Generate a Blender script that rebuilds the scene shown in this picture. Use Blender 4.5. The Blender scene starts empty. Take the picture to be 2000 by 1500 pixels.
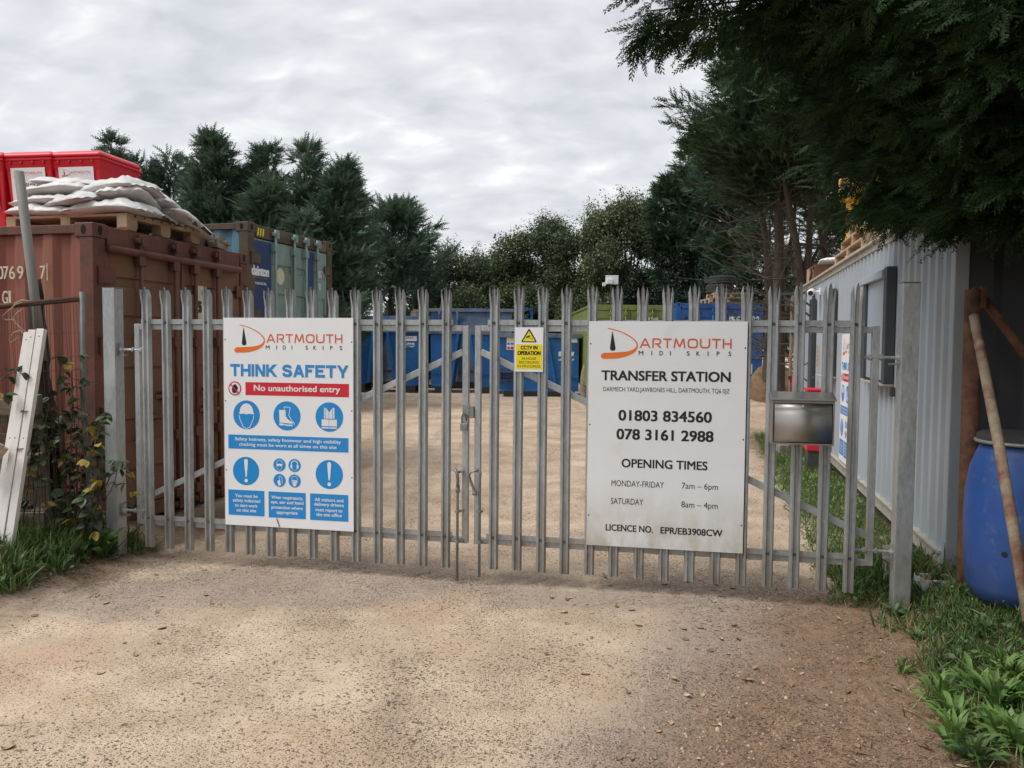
import bpy, math, random
import numpy as np
from mathutils import Matrix, Vector, Euler

# ------------------------------------------------------------------ camera, sky, sun, exposure
scene = bpy.context.scene
COL = scene.collection
EYE, FOC, PITCH, ROLL = 1.64, 1550.0, 0.0503, 0.0079
R = math.radians
cam = bpy.data.cameras.new("camera")
camo = bpy.data.objects.new("camera", cam)
COL.objects.link(camo)
cam.sensor_width = 36.0
cam.lens = FOC / 2000.0 * 36.0
cam.clip_start = 0.05
cam.clip_end = 3000
camo.matrix_world = Matrix.Translation((0, 0, EYE)) @ Matrix.Rotation(math.pi / 2 - PITCH, 4, 'X') @ Matrix.Rotation(ROLL, 4, 'Z')
scene.camera = camo
scene.view_settings.view_transform = 'Standard'
scene.view_settings.look = 'None'
scene.view_settings.exposure = 0.86
scene.view_settings.gamma = 1.0

SUN_DIR = Vector((-0.66, -0.20, 0.98)).normalized()     # towards the sun: left, a little behind the camera, veiled by cloud
sun = bpy.data.lights.new("sun", 'SUN')
sun.energy = 1.5
sun.angle = R(30)
sun.color = (1.0, 0.98, 0.95)
suno = bpy.data.objects.new("sun", sun)
COL.objects.link(suno)
suno.rotation_euler = SUN_DIR.to_track_quat('Z', 'Y').to_euler()

world = bpy.data.worlds.new("World")
scene.world = world
world.use_nodes = True
wn, wl = world.node_tree.nodes, world.node_tree.links
bg = wn["Background"]
sky = wn.new("ShaderNodeTexSky")
sky.sky_type = 'NISHITA'
sky.sun_disc = False
sky.sun_elevation = math.asin(SUN_DIR.z)
sky.sun_rotation = math.atan2(SUN_DIR.x, SUN_DIR.y)
tc = wn.new("ShaderNodeTexCoord")
sep = wn.new("ShaderNodeSeparateXYZ")
wl.new(tc.outputs["Generated"], sep.inputs[0])


def wmath(op, a, b):
    n = wn.new("ShaderNodeMath")
    n.operation = op
    for i, v in enumerate((a, b)):
        if isinstance(v, (int, float)):
            n.inputs[i].default_value = v
        else:
            wl.new(v, n.inputs[i])
    return n.outputs[0]


zz = wmath('ADD', wmath('MAXIMUM', sep.outputs[2], 0.0), 0.42)
comb = wn.new("ShaderNodeCombineXYZ")
wl.new(wmath('DIVIDE', sep.outputs[0], zz), comb.inputs[0])
wl.new(wmath('DIVIDE', sep.outputs[1], zz), comb.inputs[1])


def wnoise(scale, detail, rough, off=(0, 0, 0), stretch=(1, 1, 1), dist=0.0):
    mp = wn.new("ShaderNodeMapping")
    mp.inputs["Location"].default_value = off
    mp.inputs["Scale"].default_value = stretch
    mp.inputs["Rotation"].default_value = (0, 0, 0.5)
    wl.new(comb.outputs[0], mp.inputs[0])
    n = wn.new("ShaderNodeTexNoise")
    n.inputs["Scale"].default_value = scale
    n.inputs["Detail"].default_value = detail
    n.inputs["Roughness"].default_value = rough
    n.inputs["Distortion"].default_value = dist
    wl.new(mp.outputs[0], n.inputs["Vector"])
    return n.outputs["Fac"]


n1 = wnoise(11.5, 3.5, 0.50, (3.1, 1.7, 0), (0.75, 1.2, 1), 0.3)
n2 = wnoise(3.0, 2, 0.5, (8, 2, 0))
nm = wmath('ADD', wmath('MULTIPLY', n1, 0.66), wmath('MULTIPLY', n2, 0.34))
cr = wn.new("ShaderNodeValToRGB")
els = cr.color_ramp.elements
els[0].position, els[0].color = 0.34, (0.555, 0.565, 0.60, 1)
els[1].position, els[1].color = 0.70, (0.98, 0.98, 0.97, 1)
for p_, v_ in ((0.46, (0.645, 0.655, 0.68, 1)), (0.54, (0.70, 0.71, 0.725, 1)), (0.61, (0.80, 0.805, 0.81, 1))):
    e = els.new(p_)
    e.color = v_
wl.new(nm, cr.inputs[0])
sc_ = wn.new("ShaderNodeVectorMath")
sc_.operation = 'SCALE'
sc_.inputs["Scale"].default_value = 6.65
wl.new(cr.outputs[0], sc_.inputs[0])
mix = wn.new("ShaderNodeMix")
mix.data_type = 'RGBA'
mix.inputs["Factor"].default_value = 0.93
wl.new(sky.outputs[0], mix.inputs["A"])
wl.new(sc_.outputs[0], mix.inputs["B"])
wl.new(mix.outputs["Result"], bg.inputs["Color"])
bg.inputs["Strength"].default_value = 0.1


# ------------------------------------------------------------------ placing helpers
def ray(px, py):
    X, Y = px - 1000.0, py - 750.0
    c, s = math.cos(ROLL), math.sin(ROLL)
    X, Y = c * X + s * Y, -s * X + c * Y
    x, u = X / FOC, -Y / FOC
    cp, sp = math.cos(PITCH), math.sin(PITCH)
    return Vector((x, cp + u * sp, -sp + u * cp))


def at(px, py, Y):
    r = ray(px, py)
    return r * (Y / r.y) + Vector((0, 0, EYE))


def along(px, org, yaw):
    """distance along a wall that starts at org and runs in direction yaw, where the sight line px meets it"""
    r = ray(px, 660)
    dx, dy = math.cos(yaw), math.sin(yaw)
    det = -r.x * dy + dx * r.y
    return (r.x * org[1] - r.y * org[0]) / det


def smooth(t):
    t = np.clip(t, 0, 1)
    return t * t * (3 - 2 * t)


def hgt(x, y):
    x = np.asarray(x, float)
    y = np.asarray(y, float)
    h = 0.25 * smooth((x - 2.2 - 0.06 * (y - 3)) / 0.9) * smooth((6.2 - y) / 1.0) * smooth((y + 3) / 3)
    h = h + 0.17 * smooth((-2.75 - 0.18 * (5.7 - y) - x) / 0.8) * smooth((7.5 - y) / 1.5)
    h = h + 0.45 * smooth((x - 3.0) / 2.5) * smooth((y - 17) / 4) * smooth((60 - y) / 20)
    h = h + 0.010 * np.sin(1.7 * x + 0.6 * y) * np.sin(0.9 * y - 0.7 * x + 1) + 0.006 * np.sin(5.1 * x + 1.3 * y + 2) * np.sin(4.3 * y - 1.1 * x)
    return h


# ------------------------------------------------------------------ mesh builder
class MB:
    def __init__(self):
        self.v, self.f, self.n = [], [], 0

    def add(self, verts, faces, M=None):
        verts = np.asarray(verts, float).reshape(-1, 3)
        if M is not None:
            M = np.array(M)
            verts = verts @ M[:3, :3].T + M[:3, 3]
        self.v.append(verts)
        n = self.n
        self.f += [tuple(i + n for i in f) for f in faces]
        self.n += len(verts)
        return self

    def box(self, x0, x1, y0, y1, z0, z1, M=None):
        v = [(x, y, z) for x in (x0, x1) for y in (y0, y1) for z in (z0, z1)]
        return self.add(v, [(0, 1, 3, 2), (4, 6, 7, 5), (0, 4, 5, 1), (2, 3, 7, 6), (0, 2, 6, 4), (1, 5, 7, 3)], M)

    def bar(self, a, b, w, h, roll=0.0):
        a, b = Vector(a), Vector(b)
        d = b - a
        M = Matrix.Translation(a) @ d.to_track_quat('Y', 'Z').to_matrix().to_4x4() @ Matrix.Rotation(roll, 4, 'Y')
        return self.box(-w / 2, w / 2, 0, d.length, -h / 2, h / 2, M)

    def tube(self, pts, r, seg=8, cap=True):
        pts = [Vector(p) for p in pts]
        rs = list(r) if hasattr(r, '__len__') else [r] * len(pts)
        rings = []
        up = Vector((0.13, 0.31, 1)).normalized()
        for i, p in enumerate(pts):
            d = (pts[min(i + 1, len(pts) - 1)] - pts[max(i - 1, 0)]).normalized()
            a = d.cross(up)
            if a.length < 1e-3:
                a = d.cross(Vector((1, 0, 0)))
            a.normalize()
            b = d.cross(a)
            for k in range(seg):
                t = 2 * math.pi * k / seg
                rings.append(p + (a * math.cos(t) + b * math.sin(t)) * rs[i])
        f = []
        for i in range(len(pts) - 1):
            for k in range(seg):
                k2 = (k + 1) % seg
                f.append((i * seg + k, i * seg + k2, (i + 1) * seg + k2, (i + 1) * seg + k))
        if cap:
            f.append(tuple(range(seg))[::-1])
            f.append(tuple((len(pts) - 1) * seg + k for k in range(seg)))
        return self.add([tuple(p) for p in rings], f)

    def lathe(self, prof, seg=28, M=None):
        v, f = [], []
        for r_, z in prof:
            for k in range(seg):
                t = 2 * math.pi * k / seg
                v.append((r_ * math.cos(t), r_ * math.sin(t), z))
        for i in range(len(prof) - 1):
            for k in range(seg):
                k2 = (k + 1) % seg
                f.append((i * seg + k, i * seg + k2, (i + 1) * seg + k2, (i + 1) * seg + k))
        f.append(tuple(range(seg))[::-1])
        f.append(tuple((len(prof) - 1) * seg + k for k in range(seg)))
        return self.add(v, f, M)

    def prism(self, poly, axis, a, b, M=None):
        """polygon extruded along an axis; poly lists the two other coordinates in order x,y,z"""
        def mk(p, t):
            q = list(p)
            q.insert(axis, t)
            return q
        n = len(poly)
        v = [mk(p, a) for p in poly] + [mk(p, b) for p in poly]
        f = [tuple(range(n))[::-1], tuple(range(n, 2 * n))] + [(i, (i + 1) % n, n + (i + 1) % n, n + i) for i in range(n)]
        return self.add(v, f, M)

    def sheet(self, line, axis, a, b, th, M=None):
        """open profile line given thickness th and extruded: corrugated sheet"""
        line = np.array(line, float)
        back = line.copy()
        back[:, 1] += th
        n = len(line)

        def mk(p, t):
            q = list(p)
            q.insert(axis, t)
            return q
        v = [mk(p, a) for p in line] + [mk(p, b) for p in line] + [mk(p, a) for p in back] + [mk(p, b) for p in back]
        f = []
        for i in range(n - 1):
            f.append((i, i + 1, n + i + 1, n + i))
            f.append((2 * n + i, 3 * n + i, 3 * n + i + 1, 2 * n + i + 1))
            f.append((i, 2 * n + i, 2 * n + i + 1, i + 1))
            f.append((n + i, n + i + 1, 3 * n + i + 1, 3 * n + i))
        f.append((0, n, 3 * n, 2 * n))
        f.append((n - 1, 3 * n - 1, 4 * n - 1, 2 * n - 1))
        return self.add(v, f, M)

    def build(self, name, mat, parent=None, smooth_=False, bevel=0.0):
        me = bpy.data.meshes.new(name)
        v = np.concatenate(self.v) if self.v else np.zeros((0, 3))
        me.from_pydata(v.tolist(), [], self.f)
        me.update()
        if smooth_:
            me.polygons.foreach_set("use_smooth", np.ones(len(me.polygons), bool))
        o = bpy.data.objects.new(name, me)
        COL.objects.link(o)
        if mat:
            me.materials.append(mat)
        if parent:
            o.parent = parent
        if bevel:
            b = o.modifiers.new("bevel", 'BEVEL')
            b.width = bevel
            b.segments = 2
            b.limit_method = 'ANGLE'
        return o


def fast_mesh(name, V, F, mat, parent=None, smooth_=False):
    """V (n,3), F (m,k) numpy: large meshes of equal faces"""
    me = bpy.data.meshes.new(name)
    k = F.shape[1]
    me.vertices.add(len(V))
    me.vertices.foreach_set("co", V.astype(np.float32).ravel())
    me.loops.add(F.size)
    me.loops.foreach_set("vertex_index", F.astype(np.int32).ravel())
    me.polygons.add(len(F))
    me.polygons.foreach_set("loop_start", np.arange(0, F.size, k, dtype=np.int32))
    if smooth_:
        me.polygons.foreach_set("use_smooth", np.ones(len(F), bool))
    me.update(calc_edges=True)
    me.validate()
    o = bpy.data.objects.new(name, me)
    COL.objects.link(o)
    me.materials.append(mat)
    if parent:
        o.parent = parent
    return o


def scatter(templates, mats, rng):
    """templates: list of (V,F) tris; mats: (n,4,4); returns merged V,F"""
    mats = np.asarray(mats)
    pick = rng.integers(0, len(templates), len(mats))
    Vs, Fs, off = [], [], 0
    for i, (V, F) in enumerate(templates):
        M = mats[pick == i]
        if not len(M):
            continue
        P = np.einsum('nij,vj->nvi', M[:, :3, :3], V) + M[:, None, :3, 3]
        n, nv = len(M), len(V)
        Fi = F[None] + (np.arange(n) * nv)[:, None, None] + off
        Vs.append(P.reshape(-1, 3))
        Fs.append(Fi.reshape(-1, F.shape[1]))
        off += n * nv
    return np.concatenate(Vs), np.concatenate(Fs)


def frames(pos, dirs, scale, rng, flat=0.6, widen=1.0):
    """4x4 frames: local x along dirs, local z as near to up as flat asks, random elsewhere"""
    n = len(pos)
    x = dirs / np.linalg.norm(dirs, axis=1, keepdims=True)
    up = np.array([0, 0, 1.0]) * flat + rng.normal(size=(n, 3)) * (1 - flat)
    y = np.cross(up, x)
    y /= np.linalg.norm(y, axis=1, keepdims=True) + 1e-9
    z = np.cross(x, y)
    M = np.zeros((n, 4, 4))
    s = np.asarray(scale).reshape(-1, 1) * np.ones((n, 1))
    M[:, :3, 0] = x * s
    M[:, :3, 1] = y * s * widen
    M[:, :3, 2] = z * s
    M[:, :3, 3] = pos
    M[:, 3, 3] = 1
    return M


def tag(o, label=None, cat=None, group=None, kind=None):
    if label:
        o["label"] = label
    if cat:
        o["category"] = cat
    if group:
        o["group"] = group
    if kind:
        o["kind"] = kind
    return o


def empty(name, loc, rz=0.0, label=None, cat=None, group=None, rot=None):
    o = bpy.data.objects.new(name, None)
    o.empty_display_size = 0.1
    COL.objects.link(o)
    o.location = loc
    o.rotation_euler = rot if rot else (0, 0, rz)
    return tag(o, label, cat, group)


def copy_tree(o, parent=None):
    c = o.copy()
    COL.objects.link(c)
    if parent:
        c.parent = parent
    for ch in [x for x in scene.objects if x.parent == o]:
        copy_tree(ch, c)
    return c


# ------------------------------------------------------------------ materials
def srgb(r, g, b):
    f = lambda u: ((u / 255 + 0.055) / 1.055) ** 2.4 if u > 10 else u / 255 / 12.92
    return (f(r), f(g), f(b))


def mat(name, col, rough=0.6, metal=0.0, var=0.15, scale=6.0, col2=None, thr=0.55, soft=0.08, scale2=3.0, stretch=(1, 1, 1),
        bump=0.0, bscale=40.0, island=0.0, trans=0.0, col3=None, thr3=0.62, scale3=1.3, spec=0.5, coat=0.0, rough2=None, lowdirt=None):
    m = bpy.data.materials.new(name)
    m.use_nodes = True
    N, L = m.node_tree.nodes, m.node_tree.links
    P = N["Principled BSDF"]
    P.inputs["Roughness"].default_value = rough
    P.inputs["Metallic"].default_value = metal
    P.inputs["Specular IOR Level"].default_value = spec
    P.inputs["Coat Weight"].default_value = coat
    geo = N.new("ShaderNodeNewGeometry")

    def noise(sc, det=4.0, st=(1, 1, 1), off=(0, 0, 0)):
        mp = N.new("ShaderNodeMapping")
        mp.inputs["Scale"].default_value = st
        mp.inputs["Location"].default_value = off
        L.new(geo.outputs["Position"], mp.inputs[0])
        n = N.new("ShaderNodeTexNoise")
        n.inputs["Scale"].default_value = sc
        n.inputs["Detail"].default_value = det
        n.inputs["Roughness"].default_value = 0.62
        L.new(mp.outputs[0], n.inputs["Vector"])
        return n.outputs["Fac"]

    def rng_(fac, a, b, lo=0.0, hi=1.0):
        r = N.new("ShaderNodeMapRange")
        r.inputs["From Min"].default_value = a
        r.inputs["From Max"].default_value = b
        r.inputs["To Min"].default_value = lo
        r.inputs["To Max"].default_value = hi
        L.new(fac, r.inputs["Value"])
        return r.outputs[0]

    def mixc(fac, a, b):
        x = N.new("ShaderNodeMix")
        x.data_type = 'RGBA'
        L.new(fac, x.inputs["Factor"])
        for k, v in (("A", a), ("B", b)):
            if isinstance(v, tuple):
                x.inputs[k].default_value = (*v[:3], 1)
            else:
                L.new(v, x.inputs[k])
        return x.outputs["Result"]
    lo = tuple(max(0, c * (1 - var)) for c in col)
    hi = tuple(min(1, c * (1 + var)) for c in col)
    fac = rng_(noise(scale, 5, stretch), 0.3, 0.7)
    c = mixc(fac, lo, hi)
    if col2:
        f2 = rng_(noise(scale2, 6, stretch, (4.2, 1.3, 7.7)), thr - soft, thr + soft)
        c = mixc(f2, c, col2)
        if rough2 is not None:
            rr = N.new("ShaderNodeMix")
            rr.inputs["A"].default_value = rough
            rr.inputs["B"].default_value = rough2
            L.new(f2, rr.inputs["Factor"])
            L.new(rr.outputs["Result"], P.inputs["Roughness"])
    if col3:
        c = mixc(rng_(noise(scale3, 6, stretch, (1.2, 9.3, 2.7)), thr3 - soft, thr3 + soft), c, col3)
    if island:
        g = N.new("ShaderNodeMix")
        g.data_type = 'RGBA'
        g.blend_type = 'MULTIPLY'
        g.inputs["Factor"].default_value = 1
        L.new(c, g.inputs["A"])
        v = rng_(geo.outputs["Random Per Island"], 0, 1, 1 - island, 1 + island)
        cb = N.new("ShaderNodeCombineColor")
        for k in range(3):
            L.new(v, cb.inputs[k])
        L.new(cb.outputs[0], g.inputs["B"])
        c = g.outputs["Result"]
    if lowdirt:
        z0, z1, amt, dc = lowdirt
        sx = N.new("ShaderNodeSeparateXYZ")
        L.new(geo.outputs["Position"], sx.inputs[0])
        n_ = rng_(noise(7, 6, (1, 1, 0.6), (3, 3, 3)), 0.30, 0.62)
        h_ = rng_(sx.outputs[2], z0, z1, 0.0, amt)
        mm = N.new("ShaderNodeMath")
        mm.operation = 'MULTIPLY'
        L.new(n_, mm.inputs[0])
        L.new(h_, mm.inputs[1])
        c = mixc(mm.outputs[0], c, dc)
    L.new(c, P.inputs["Base Color"])
    if bump:
        b = N.new("ShaderNodeBump")
        b.inputs["Strength"].default_value = bump
        b.inputs["Distance"].default_value = 0.01
        L.new(noise(bscale, 4), b.inputs["Height"])
        L.new(b.outputs[0], P.inputs["Normal"])
    if trans:
        t = N.new("ShaderNodeBsdfTranslucent")
        L.new(c, t.inputs[0])
        ms = N.new("ShaderNodeMixShader")
        ms.inputs[0].default_value = trans
        L.new(P.outputs[0], ms.inputs[1])
        L.new(t.outputs[0], ms.inputs[2])
        L.new(ms.outputs[0], N["Material Output"].inputs[0])
    return m


M = {}
M['galv'] = mat('galvanised steel', (0.395, 0.420, 0.430), 0.45, 0.5, 0.20, 55, lowdirt=(0.75, 0.1, 0.75, (0.24, 0.20, 0.155)), col2=(0.50, 0.52, 0.525), thr=0.58, scale2=9, stretch=(1, 1, 0.35), bump=0.12, bscale=120, col3=(0.25, 0.255, 0.245), thr3=0.68, scale3=5)
M['galvd'] = mat('dull galvanised steel', (0.26, 0.27, 0.26), 0.55, 0.5, 0.2, 40, bump=0.1)
M['bolt'] = mat('weathered bolt steel', (0.10, 0.10, 0.10), 0.5, 0.6, 0.2, 60)
M['stain'] = mat('stainless steel', (0.40, 0.385, 0.36), 0.40, 0.92, 0.06, 30, stretch=(1, 1, 12), bump=0.02)
M['white'] = mat('white sign sheet', (0.86, 0.87, 0.89), 0.35, 0, 0.02, 3, col2=(0.78, 0.78, 0.77), thr=0.72, scale2=2.2)
M['whited'] = mat('white sign sheet, weathered', (0.80, 0.815, 0.835), 0.4, 0, 0.03, 3, lowdirt=(0.75, 0.33, 0.85, (0.47, 0.45, 0.36)), col2=(0.70, 0.69, 0.65), thr=0.70, scale2=2.0)
M['black'] = mat('black print', (0.012, 0.012, 0.014), 0.45, var=0.0)
M['grime'] = mat('brown grime', (0.30, 0.26, 0.19), 0.8, var=0.3, scale=30)
M['blue'] = mat('blue print', srgb(28, 140, 212), 0.4, var=0.03)
M['bluetitle'] = mat('blue title print', srgb(48, 140, 205), 0.4, var=0.03)
M['red'] = mat('red print', srgb(205, 38, 55), 0.4, var=0.03)
M['orange'] = mat('orange print', srgb(232, 118, 45), 0.4, var=0.04)
M['salmon'] = mat('orange red print', srgb(214, 100, 62), 0.4, var=0.04)
M['yellow'] = mat('yellow print', srgb(240, 222, 12), 0.4, var=0.03)
M['printwhite'] = mat('white print', (0.82, 0.83, 0.84), 0.4, var=0.0)
M['redcon'] = mat('faded red container paint', (0.27, 0.060, 0.044), 0.62, 0, 0.28, 2.2, col2=(0.10, 0.036, 0.024), thr=0.60, soft=0.12, scale2=2.5, stretch=(1, 1, 0.25), bump=0.15, bscale=30, col3=(0.29, 0.115, 0.072), thr3=0.54, scale3=1.3)
M['reddoor'] = mat('brown weathered door paint', (0.165, 0.080, 0.045), 0.65, 0, 0.25, 3, col2=(0.15, 0.105, 0.030), thr=0.55, soft=0.12, scale2=1.5, stretch=(1, 1, 0.35), bump=0.15, bscale=30, col3=(0.21, 0.070, 0.045), thr3=0.55, scale3=1.9)
M['redframe'] = mat('brown container frame paint', (0.14, 0.048, 0.032), 0.65, 0, 0.3, 4, col2=(0.07, 0.04, 0.025), thr=0.58, scale2=6, bump=0.2, bscale=40)
M['dark'] = mat('dark void', (0.006, 0.006, 0.006), 0.9, var=0.0)
M['teal'] = mat('grey teal container paint', (0.21, 0.30, 0.285), 0.6, 0, 0.2, 3, col2=(0.20, 0.21, 0.15), thr=0.62, scale2=2.5, stretch=(1, 1, 0.4), bump=0.1, col3=(0.12, 0.08, 0.05), thr3=0.73, scale3=4)
M['tealside'] = mat('blue teal side paint', (0.10, 0.24, 0.33), 0.6, 0, 0.25, 3, col2=(0.12, 0.10, 0.07), thr=0.64, scale2=3)
M['olive'] = mat('dull olive container paint', (0.17, 0.17, 0.09), 0.6, 0, 0.2, 3, col2=(0.22, 0.21, 0.13), thr=0.6)
M['brownframe'] = mat('olive brown container frame', (0.095, 0.072, 0.040), 0.65, 0, 0.3, 4, col2=(0.045, 0.035, 0.025), thr=0.6, scale2=5, bump=0.2)
M['navy'] = mat('navy blue panel', (0.018, 0.048, 0.155), 0.5, 0, 0.2, 3)
M['cream'] = mat('cream paint', (0.62, 0.56, 0.42), 0.6, var=0.1, scale=30)
M['greencon'] = mat('lime green container paint', (0.165, 0.205, 0.055), 0.55, 0, 0.15, 4, col2=(0.14, 0.16, 0.05), thr=0.6)
M['bluecon'] = mat('mid blue container paint', (0.018, 0.095, 0.30), 0.55, 0, 0.2, 3, col2=(0.03, 0.06, 0.14), thr=0.62, bump=0.1)
M['skip'] = mat('bright blue skip paint', (0.007, 0.118, 0.36), 0.5, 0, 0.22, 2.5, col2=(0.03, 0.07, 0.17), thr=0.62, soft=0.06, scale2=3.5, bump=0.2, bscale=12, col3=(0.17, 0.10, 0.06), thr3=0.76, scale3=5)
M['skipworn'] = mat('worn dusty blue skip paint', (0.15, 0.20, 0.28), 0.6, 0, 0.25, 2.5, col2=(0.02, 0.10, 0.27), thr=0.56, soft=0.08, scale2=1.8, bump=0.3, bscale=10, col3=(0.22, 0.15, 0.10), thr3=0.66, scale3=4)
M['skipgrey'] = mat('blue grey skip rim', (0.13, 0.17, 0.22), 0.6, 0, 0.25, 5, col2=(0.03, 0.09, 0.2), thr=0.58)
M['rust'] = mat('rusty steel', (0.13, 0.047, 0.022), 0.85, 0, 0.4, 14, col2=(0.055, 0.026, 0.018), thr=0.5, scale2=11, soft=0.15, bump=0.5, bscale=60, col3=(0.20, 0.10, 0.05), thr3=0.63, scale3=9)
M['oldpole'] = mat('lichen stained rusty pole', (0.24, 0.19, 0.13), 0.8, 0, 0.3, 12, col2=(0.15, 0.06, 0.035), thr=0.55, scale2=7, bump=0.4, bscale=60)
M['greypole'] = mat('weathered grey pole', (0.21, 0.20, 0.18), 0.7, 0, 0.25, 9, stretch=(1, 1, 0.3), bump=0.2)
M['greenpole'] = mat('grey green steel tube', (0.14, 0.15, 0.14), 0.6, 0.2, 0.25, 12, col2=(0.13, 0.06, 0.04), thr=0.68)
M['cabin'] = mat('pale blue grey cabin paint', (0.36, 0.40, 0.44), 0.5, 0, 0.06, 2, col2=(0.33, 0.34, 0.31), thr=0.66, soft=0.12, scale2=2.5, stretch=(1, 1, 0.3))
M['cabintrim'] = mat('dirty cream cabin rail', (0.40, 0.375, 0.32), 0.6, 0, 0.2, 6, col2=(0.20, 0.14, 0.09), thr=0.62, scale2=7)
M['cabinendshade'] = mat('cabin end grey with tree shade in it', (0.045, 0.048, 0.055), 0.55, 0, 0.15, 4)  # end wall colour darkened to stand in for the shade of the tree
M['shutter'] = mat('grey blue shutter', (0.33, 0.375, 0.43), 0.45, 0, 0.05, 3)
M['shutdark'] = mat('charcoal shutter guide', (0.055, 0.058, 0.066), 0.5, 0, 0.15, 6)
M['plasticred'] = mat('bright red plastic', (0.72, 0.012, 0.035), 0.38, 0, 0.08, 3)
M['plasticred2'] = mat('red plastic body', (0.66, 0.012, 0.028), 0.42, 0, 0.08, 3)
M['rubber'] = mat('black rubber', (0.028, 0.028, 0.03), 0.85, 0, 0.3, 20, bump=0.3)
M['sack'] = mat('white woven plastic sack', (0.60, 0.585, 0.57), 0.45, 0, 0.12, 5, col2=(0.42, 0.36, 0.30), thr=0.66, soft=0.1, scale2=4, bump=0.7, bscale=22)
M['sackdark'] = mat('grey torn plastic lining', (0.12, 0.115, 0.11), 0.5, 0, 0.2, 5)
M['pallet'] = mat('raw pallet wood', (0.40, 0.28, 0.18), 0.8, 0, 0.25, 6, stretch=(1, 1, 4), bump=0.3)
M['palletold'] = mat('weathered pallet wood', (0.24, 0.19, 0.145), 0.85, 0, 0.3, 6, stretch=(1, 1, 4), bump=0.3)
M['whitewood'] = mat('white painted timber', (0.76, 0.72, 0.68), 0.65, 0, 0.10, 7, col2=(0.55, 0.47, 0.41), thr=0.68, scale2=9, stretch=(1, 1, 0.3), bump=0.2)
M['bark'] = mat('brown bark', (0.075, 0.058, 0.042), 0.9, 0, 0.4, 10, stretch=(1, 1, 0.25), bump=0.6, bscale=30)
M['darkbark'] = mat('dark rotten wood', (0.035, 0.025, 0.020), 0.95, 0, 0.5, 10, stretch=(1, 1, 0.25), bump=0.8, bscale=25)
M['twig'] = mat('grey brown dead twig', (0.085, 0.070, 0.055), 0.9, 0, 0.3, 10)
M['barrel'] = mat('blue plastic drum', (0.016, 0.066, 0.25), 0.45, 0, 0.2, 4, col2=(0.075, 0.115, 0.24), thr=0.66, soft=0.10, scale2=16, lowdirt=(0.75, 0.25, 0.5, (0.10, 0.10, 0.10)), bump=0.08)
M['stone'] = mat('grey brown stone', (0.24, 0.20, 0.155), 0.9, 0, 0.35, 8, bump=0.6, bscale=18)
M['brick'] = mat('grey concrete brick', (0.25, 0.22, 0.19), 0.9, 0, 0.3, 12, bump=0.4)
M['soil'] = mat('brown heaped soil', (0.20, 0.125, 0.072), 0.95, 0, 0.4, 6, bump=0.9, bscale=14)
M['wire'] = mat('thin dull wire', (0.13, 0.10, 0.085), 0.7, 0.2, 0.2, 20)
M['rope'] = mat('tan rope', (0.42, 0.33, 0.22), 0.8, 0, 0.2, 40)
M['yellowp'] = mat('yellow machine paint', (0.62, 0.36, 0.03), 0.5, 0, 0.1, 4)
# foliage
M['con1'] = mat('dark cypress foliage', (0.046, 0.080, 0.042), 0.75, 0, 0.35, 1.1, col2=(0.075, 0.120, 0.052), thr=0.57, soft=0.14, scale2=0.9, island=0.45, trans=0.12, spec=0.2)
M['con2'] = mat('blue green cypress foliage', (0.092, 0.142, 0.102), 0.75, 0, 0.35, 1.1, col2=(0.11, 0.165, 0.105), thr=0.55, soft=0.14, scale2=0.9, island=0.45, trans=0.12, spec=0.2)
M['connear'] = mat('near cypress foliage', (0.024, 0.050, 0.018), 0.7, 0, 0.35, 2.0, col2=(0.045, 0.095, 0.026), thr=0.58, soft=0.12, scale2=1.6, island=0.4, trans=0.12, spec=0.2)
M['leaf1'] = mat('mid green leaves', (0.095, 0.125, 0.058), 0.6, 0, 0.35, 1.2, col2=(0.15, 0.18, 0.075), thr=0.6, soft=0.14, scale2=0.8, island=0.5, trans=0.25)
M['leaf2'] = mat('dark green leaves', (0.088, 0.118, 0.060), 0.6, 0, 0.35, 1.2, col2=(0.11, 0.145, 0.065), thr=0.6, soft=0.14, scale2=0.8, island=0.5, trans=0.2)
M['ivy'] = mat('very dark ivy leaves', (0.016, 0.026, 0.012), 0.6, 0, 0.3, 1.2, island=0.5)
M['weed'] = mat('fresh green weed leaves', (0.120, 0.230, 0.052), 0.55, 0, 0.3, 9, col2=(0.19, 0.29, 0.075), thr=0.56, soft=0.1, scale2=5, island=0.35, trans=0.3)
M['weedd'] = mat('dull green weed leaves', (0.085, 0.155, 0.050), 0.55, 0, 0.3, 9, col2=(0.10, 0.16, 0.06), thr=0.6, scale2=6, island=0.4, trans=0.25)
M['grass'] = mat('green grass blades', (0.105, 0.175, 0.048), 0.6, 0, 0.3, 5, col2=(0.20, 0.21, 0.08), thr=0.62, scale2=3, island=0.45, trans=0.3)
M['grassdry'] = mat('straw coloured grass', (0.30, 0.24, 0.12), 0.7, 0, 0.3, 5, island=0.4, trans=0.2)
M['bramble'] = mat('bramble leaves', (0.052, 0.082, 0.032), 0.5, 0, 0.3, 9, col2=(0.14, 0.16, 0.05), thr=0.62, scale2=7, island=0.45, trans=0.2)
M['leafyellow'] = mat('yellowed leaves', (0.36, 0.27, 0.045), 0.6, 0, 0.3, 14, col2=(0.25, 0.11, 0.03), thr=0.6, scale2=12, trans=0.2)
M['needle'] = mat('fallen brown needles', (0.30, 0.155, 0.070), 0.85, 0, 0.35, 9, island=0.55)
M['deadleaf'] = mat('dry tan leaf', (0.36, 0.25, 0.15), 0.75, 0, 0.3, 14, island=0.5)
M['pebble'] = mat('loose gravel stones', (0.34, 0.265, 0.195), 0.85, 0, 0.3, 25, island=0.4)


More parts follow.
